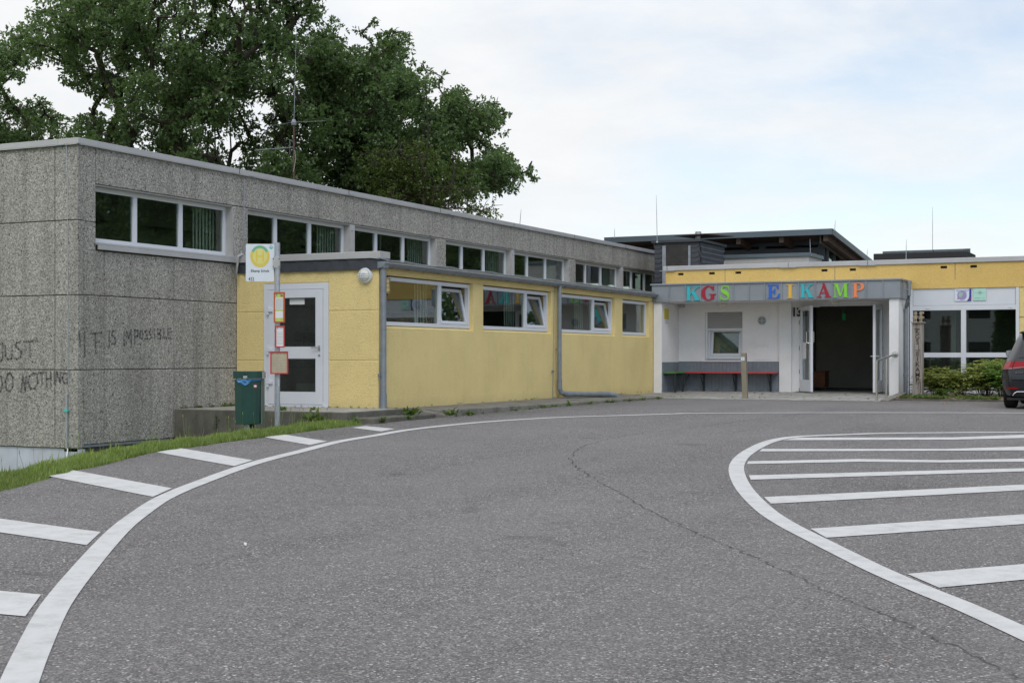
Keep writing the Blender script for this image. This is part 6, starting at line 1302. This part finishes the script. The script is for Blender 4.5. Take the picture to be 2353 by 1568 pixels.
# litter: leaves and chips on asphalt
def chip(x, y, r_, m, label, cat):
    p = onG(x, y); k = MB(); n_ = 7; k.prism([p + Vector((math.cos(i * 6.283 / n_) * r_ * random.uniform(.6, 1.2), math.sin(i * 6.283 / n_) * r_ * random.uniform(.6, 1.2), .006 + (.015 if i % 2 else 0))) for i in range(n_)], (0, 0, .004)); return tag(k.build('fallen_leaf' if cat == 'leaf' else 'stone_chip', m, None, base=p), label, cat)
chip(2167, 928.5, .05, 'litter_leaf', 'brown fallen leaf on the asphalt before the flower bed', 'leaf')
q = onY(1533, 902, 32.0); 
chip(1530, 902, .05, 'litter_leaf', 'brown fallen leaf on the paving at the foot of the left pillar', 'leaf')
chip(563, 1254, .014, 'pebble_white', 'pale stone chip alone on the open asphalt', 'stone')

# ------------------------------------------------------------------ what stands across the road (seen mirrored in the windows)
def simple_tree(name, label, x, y, z, Hh, Rw, n, seed, group, m='oak_leaf', column=False):
    rng = np.random.default_rng(seed); root = thing(name, label, 'tree', (x, y, z), group); u = unit(rng.normal(size=(n, 3))); rr = rng.uniform(.3, 1, (n, 1)) ** .5
    lobes = unit(rng.normal(size=(16, 3))) * np.array([Rw * .62, Rw * .62, Hh * .26]); pick = rng.integers(0, 16, n); c = np.array([x, y, z + Hh * .60])
    if column: zz = rng.uniform(0, 1, n); p = np.stack([x + u[:, 0] * Rw * (1 - zz * .8) * rr[:, 0], y + u[:, 1] * Rw * (1 - zz * .8) * rr[:, 0], z + .2 + zz * Hh], 1)
    else: p = c + lobes[pick] + u * rr * Rw * .45
    v, f = rosettes(p, u, 4, .34, .22, rng); link_mesh('crown', np_mesh('crown', v, f), m, root); MB().tube([(x, y, z), (x, y, z + Hh * .6)], [Rw * .09, Rw * .05], 8).build('trunk', 'bark', root); return root
RG = 'trees across the road seen only as reflections'
a_ = simple_tree('roadside_tree', 'dark leafy tree across the road, mirrored in the windows', 7, 60, 0, 11, 4.6, 7000, 61, RG)
for x, y, s_, rz in ((14, 58, 1.15, 1), (21, 62, 1.2, 2.1), (12, 70, 1.35, 3.3), (4, 74, 1.4, 4.2), (28, 58, 1.1, 5.2), (36, 52, 1.2, .9), (20, 74, 1.4, 2.6), (2.5, 66, .9, 3.1), (3, -30, .8, .7), (-24, -32, 1.0, 1.9)):
    r2 = a_.copy(); C.objects.link(r2); r2.location = (x, y, 0.0); r2.scale = (s_,) * 3; r2.rotation_euler = (0, 0, rz)
    for c_ in a_.children: c2 = c_.copy(); C.objects.link(c2); c2.parent = r2
hs = thing('pale_house', 'pale rendered house across the road, mirrored in the entrance window', 'house', (-9, -19, 0))
MB().box(-17, -3, -26, -19, -.5, 5.6).build('wall', 'render_wall', hs)
k = MB(); k.hexa([(-17.5, -26.5, 5.6), (-2.5, -26.5, 5.6), (-2.5, -18.5, 5.6), (-17.5, -18.5, 5.6)], [(-17.5, -22.6, 8.2), (-2.5, -22.6, 8.2), (-2.5, -22.4, 8.2), (-17.5, -22.4, 8.2)]); k.build('roof', 'roof_tile', hs)
for x in (-15, -11.6, -8.2, -4.8):
    for z in (1.0, 3.7): MB().box(x - .6, x + .6, -19.05, -18.97, z, z + 1.3).build('window', 'car_glass' if False else 'black', hs)
simple_tree('cypress_tree', 'narrow dark conifer before the pale house, mirrored in the entrance window', -9.5, -14, -.3, 5.5, .9, 2600, 66, None, column=True)
rng = np.random.default_rng(91); n = 9000; p = np.stack([rng.uniform(-18, -3, n), rng.uniform(-10.6, -9.4, n), rng.uniform(-.3, 1.0, n) * (1 + .25 * np.sin(rng.uniform(0, 9, n)))], 1)
hd = thing('hedge', 'dark garden hedge across the road, mirrored low in the entrance window', 'hedge', (-10, -10, -.3)); v, f = rosettes(p, unit(rng.normal(size=(n, 3))), 4, .16, .10, rng); link_mesh('foliage', np_mesh('foliage', v, f), 'oak_leaf', hd); MB().box(-18, -3, -10.3, -9.7, -.4, .8).build('branch_mass', 'bark', hd)
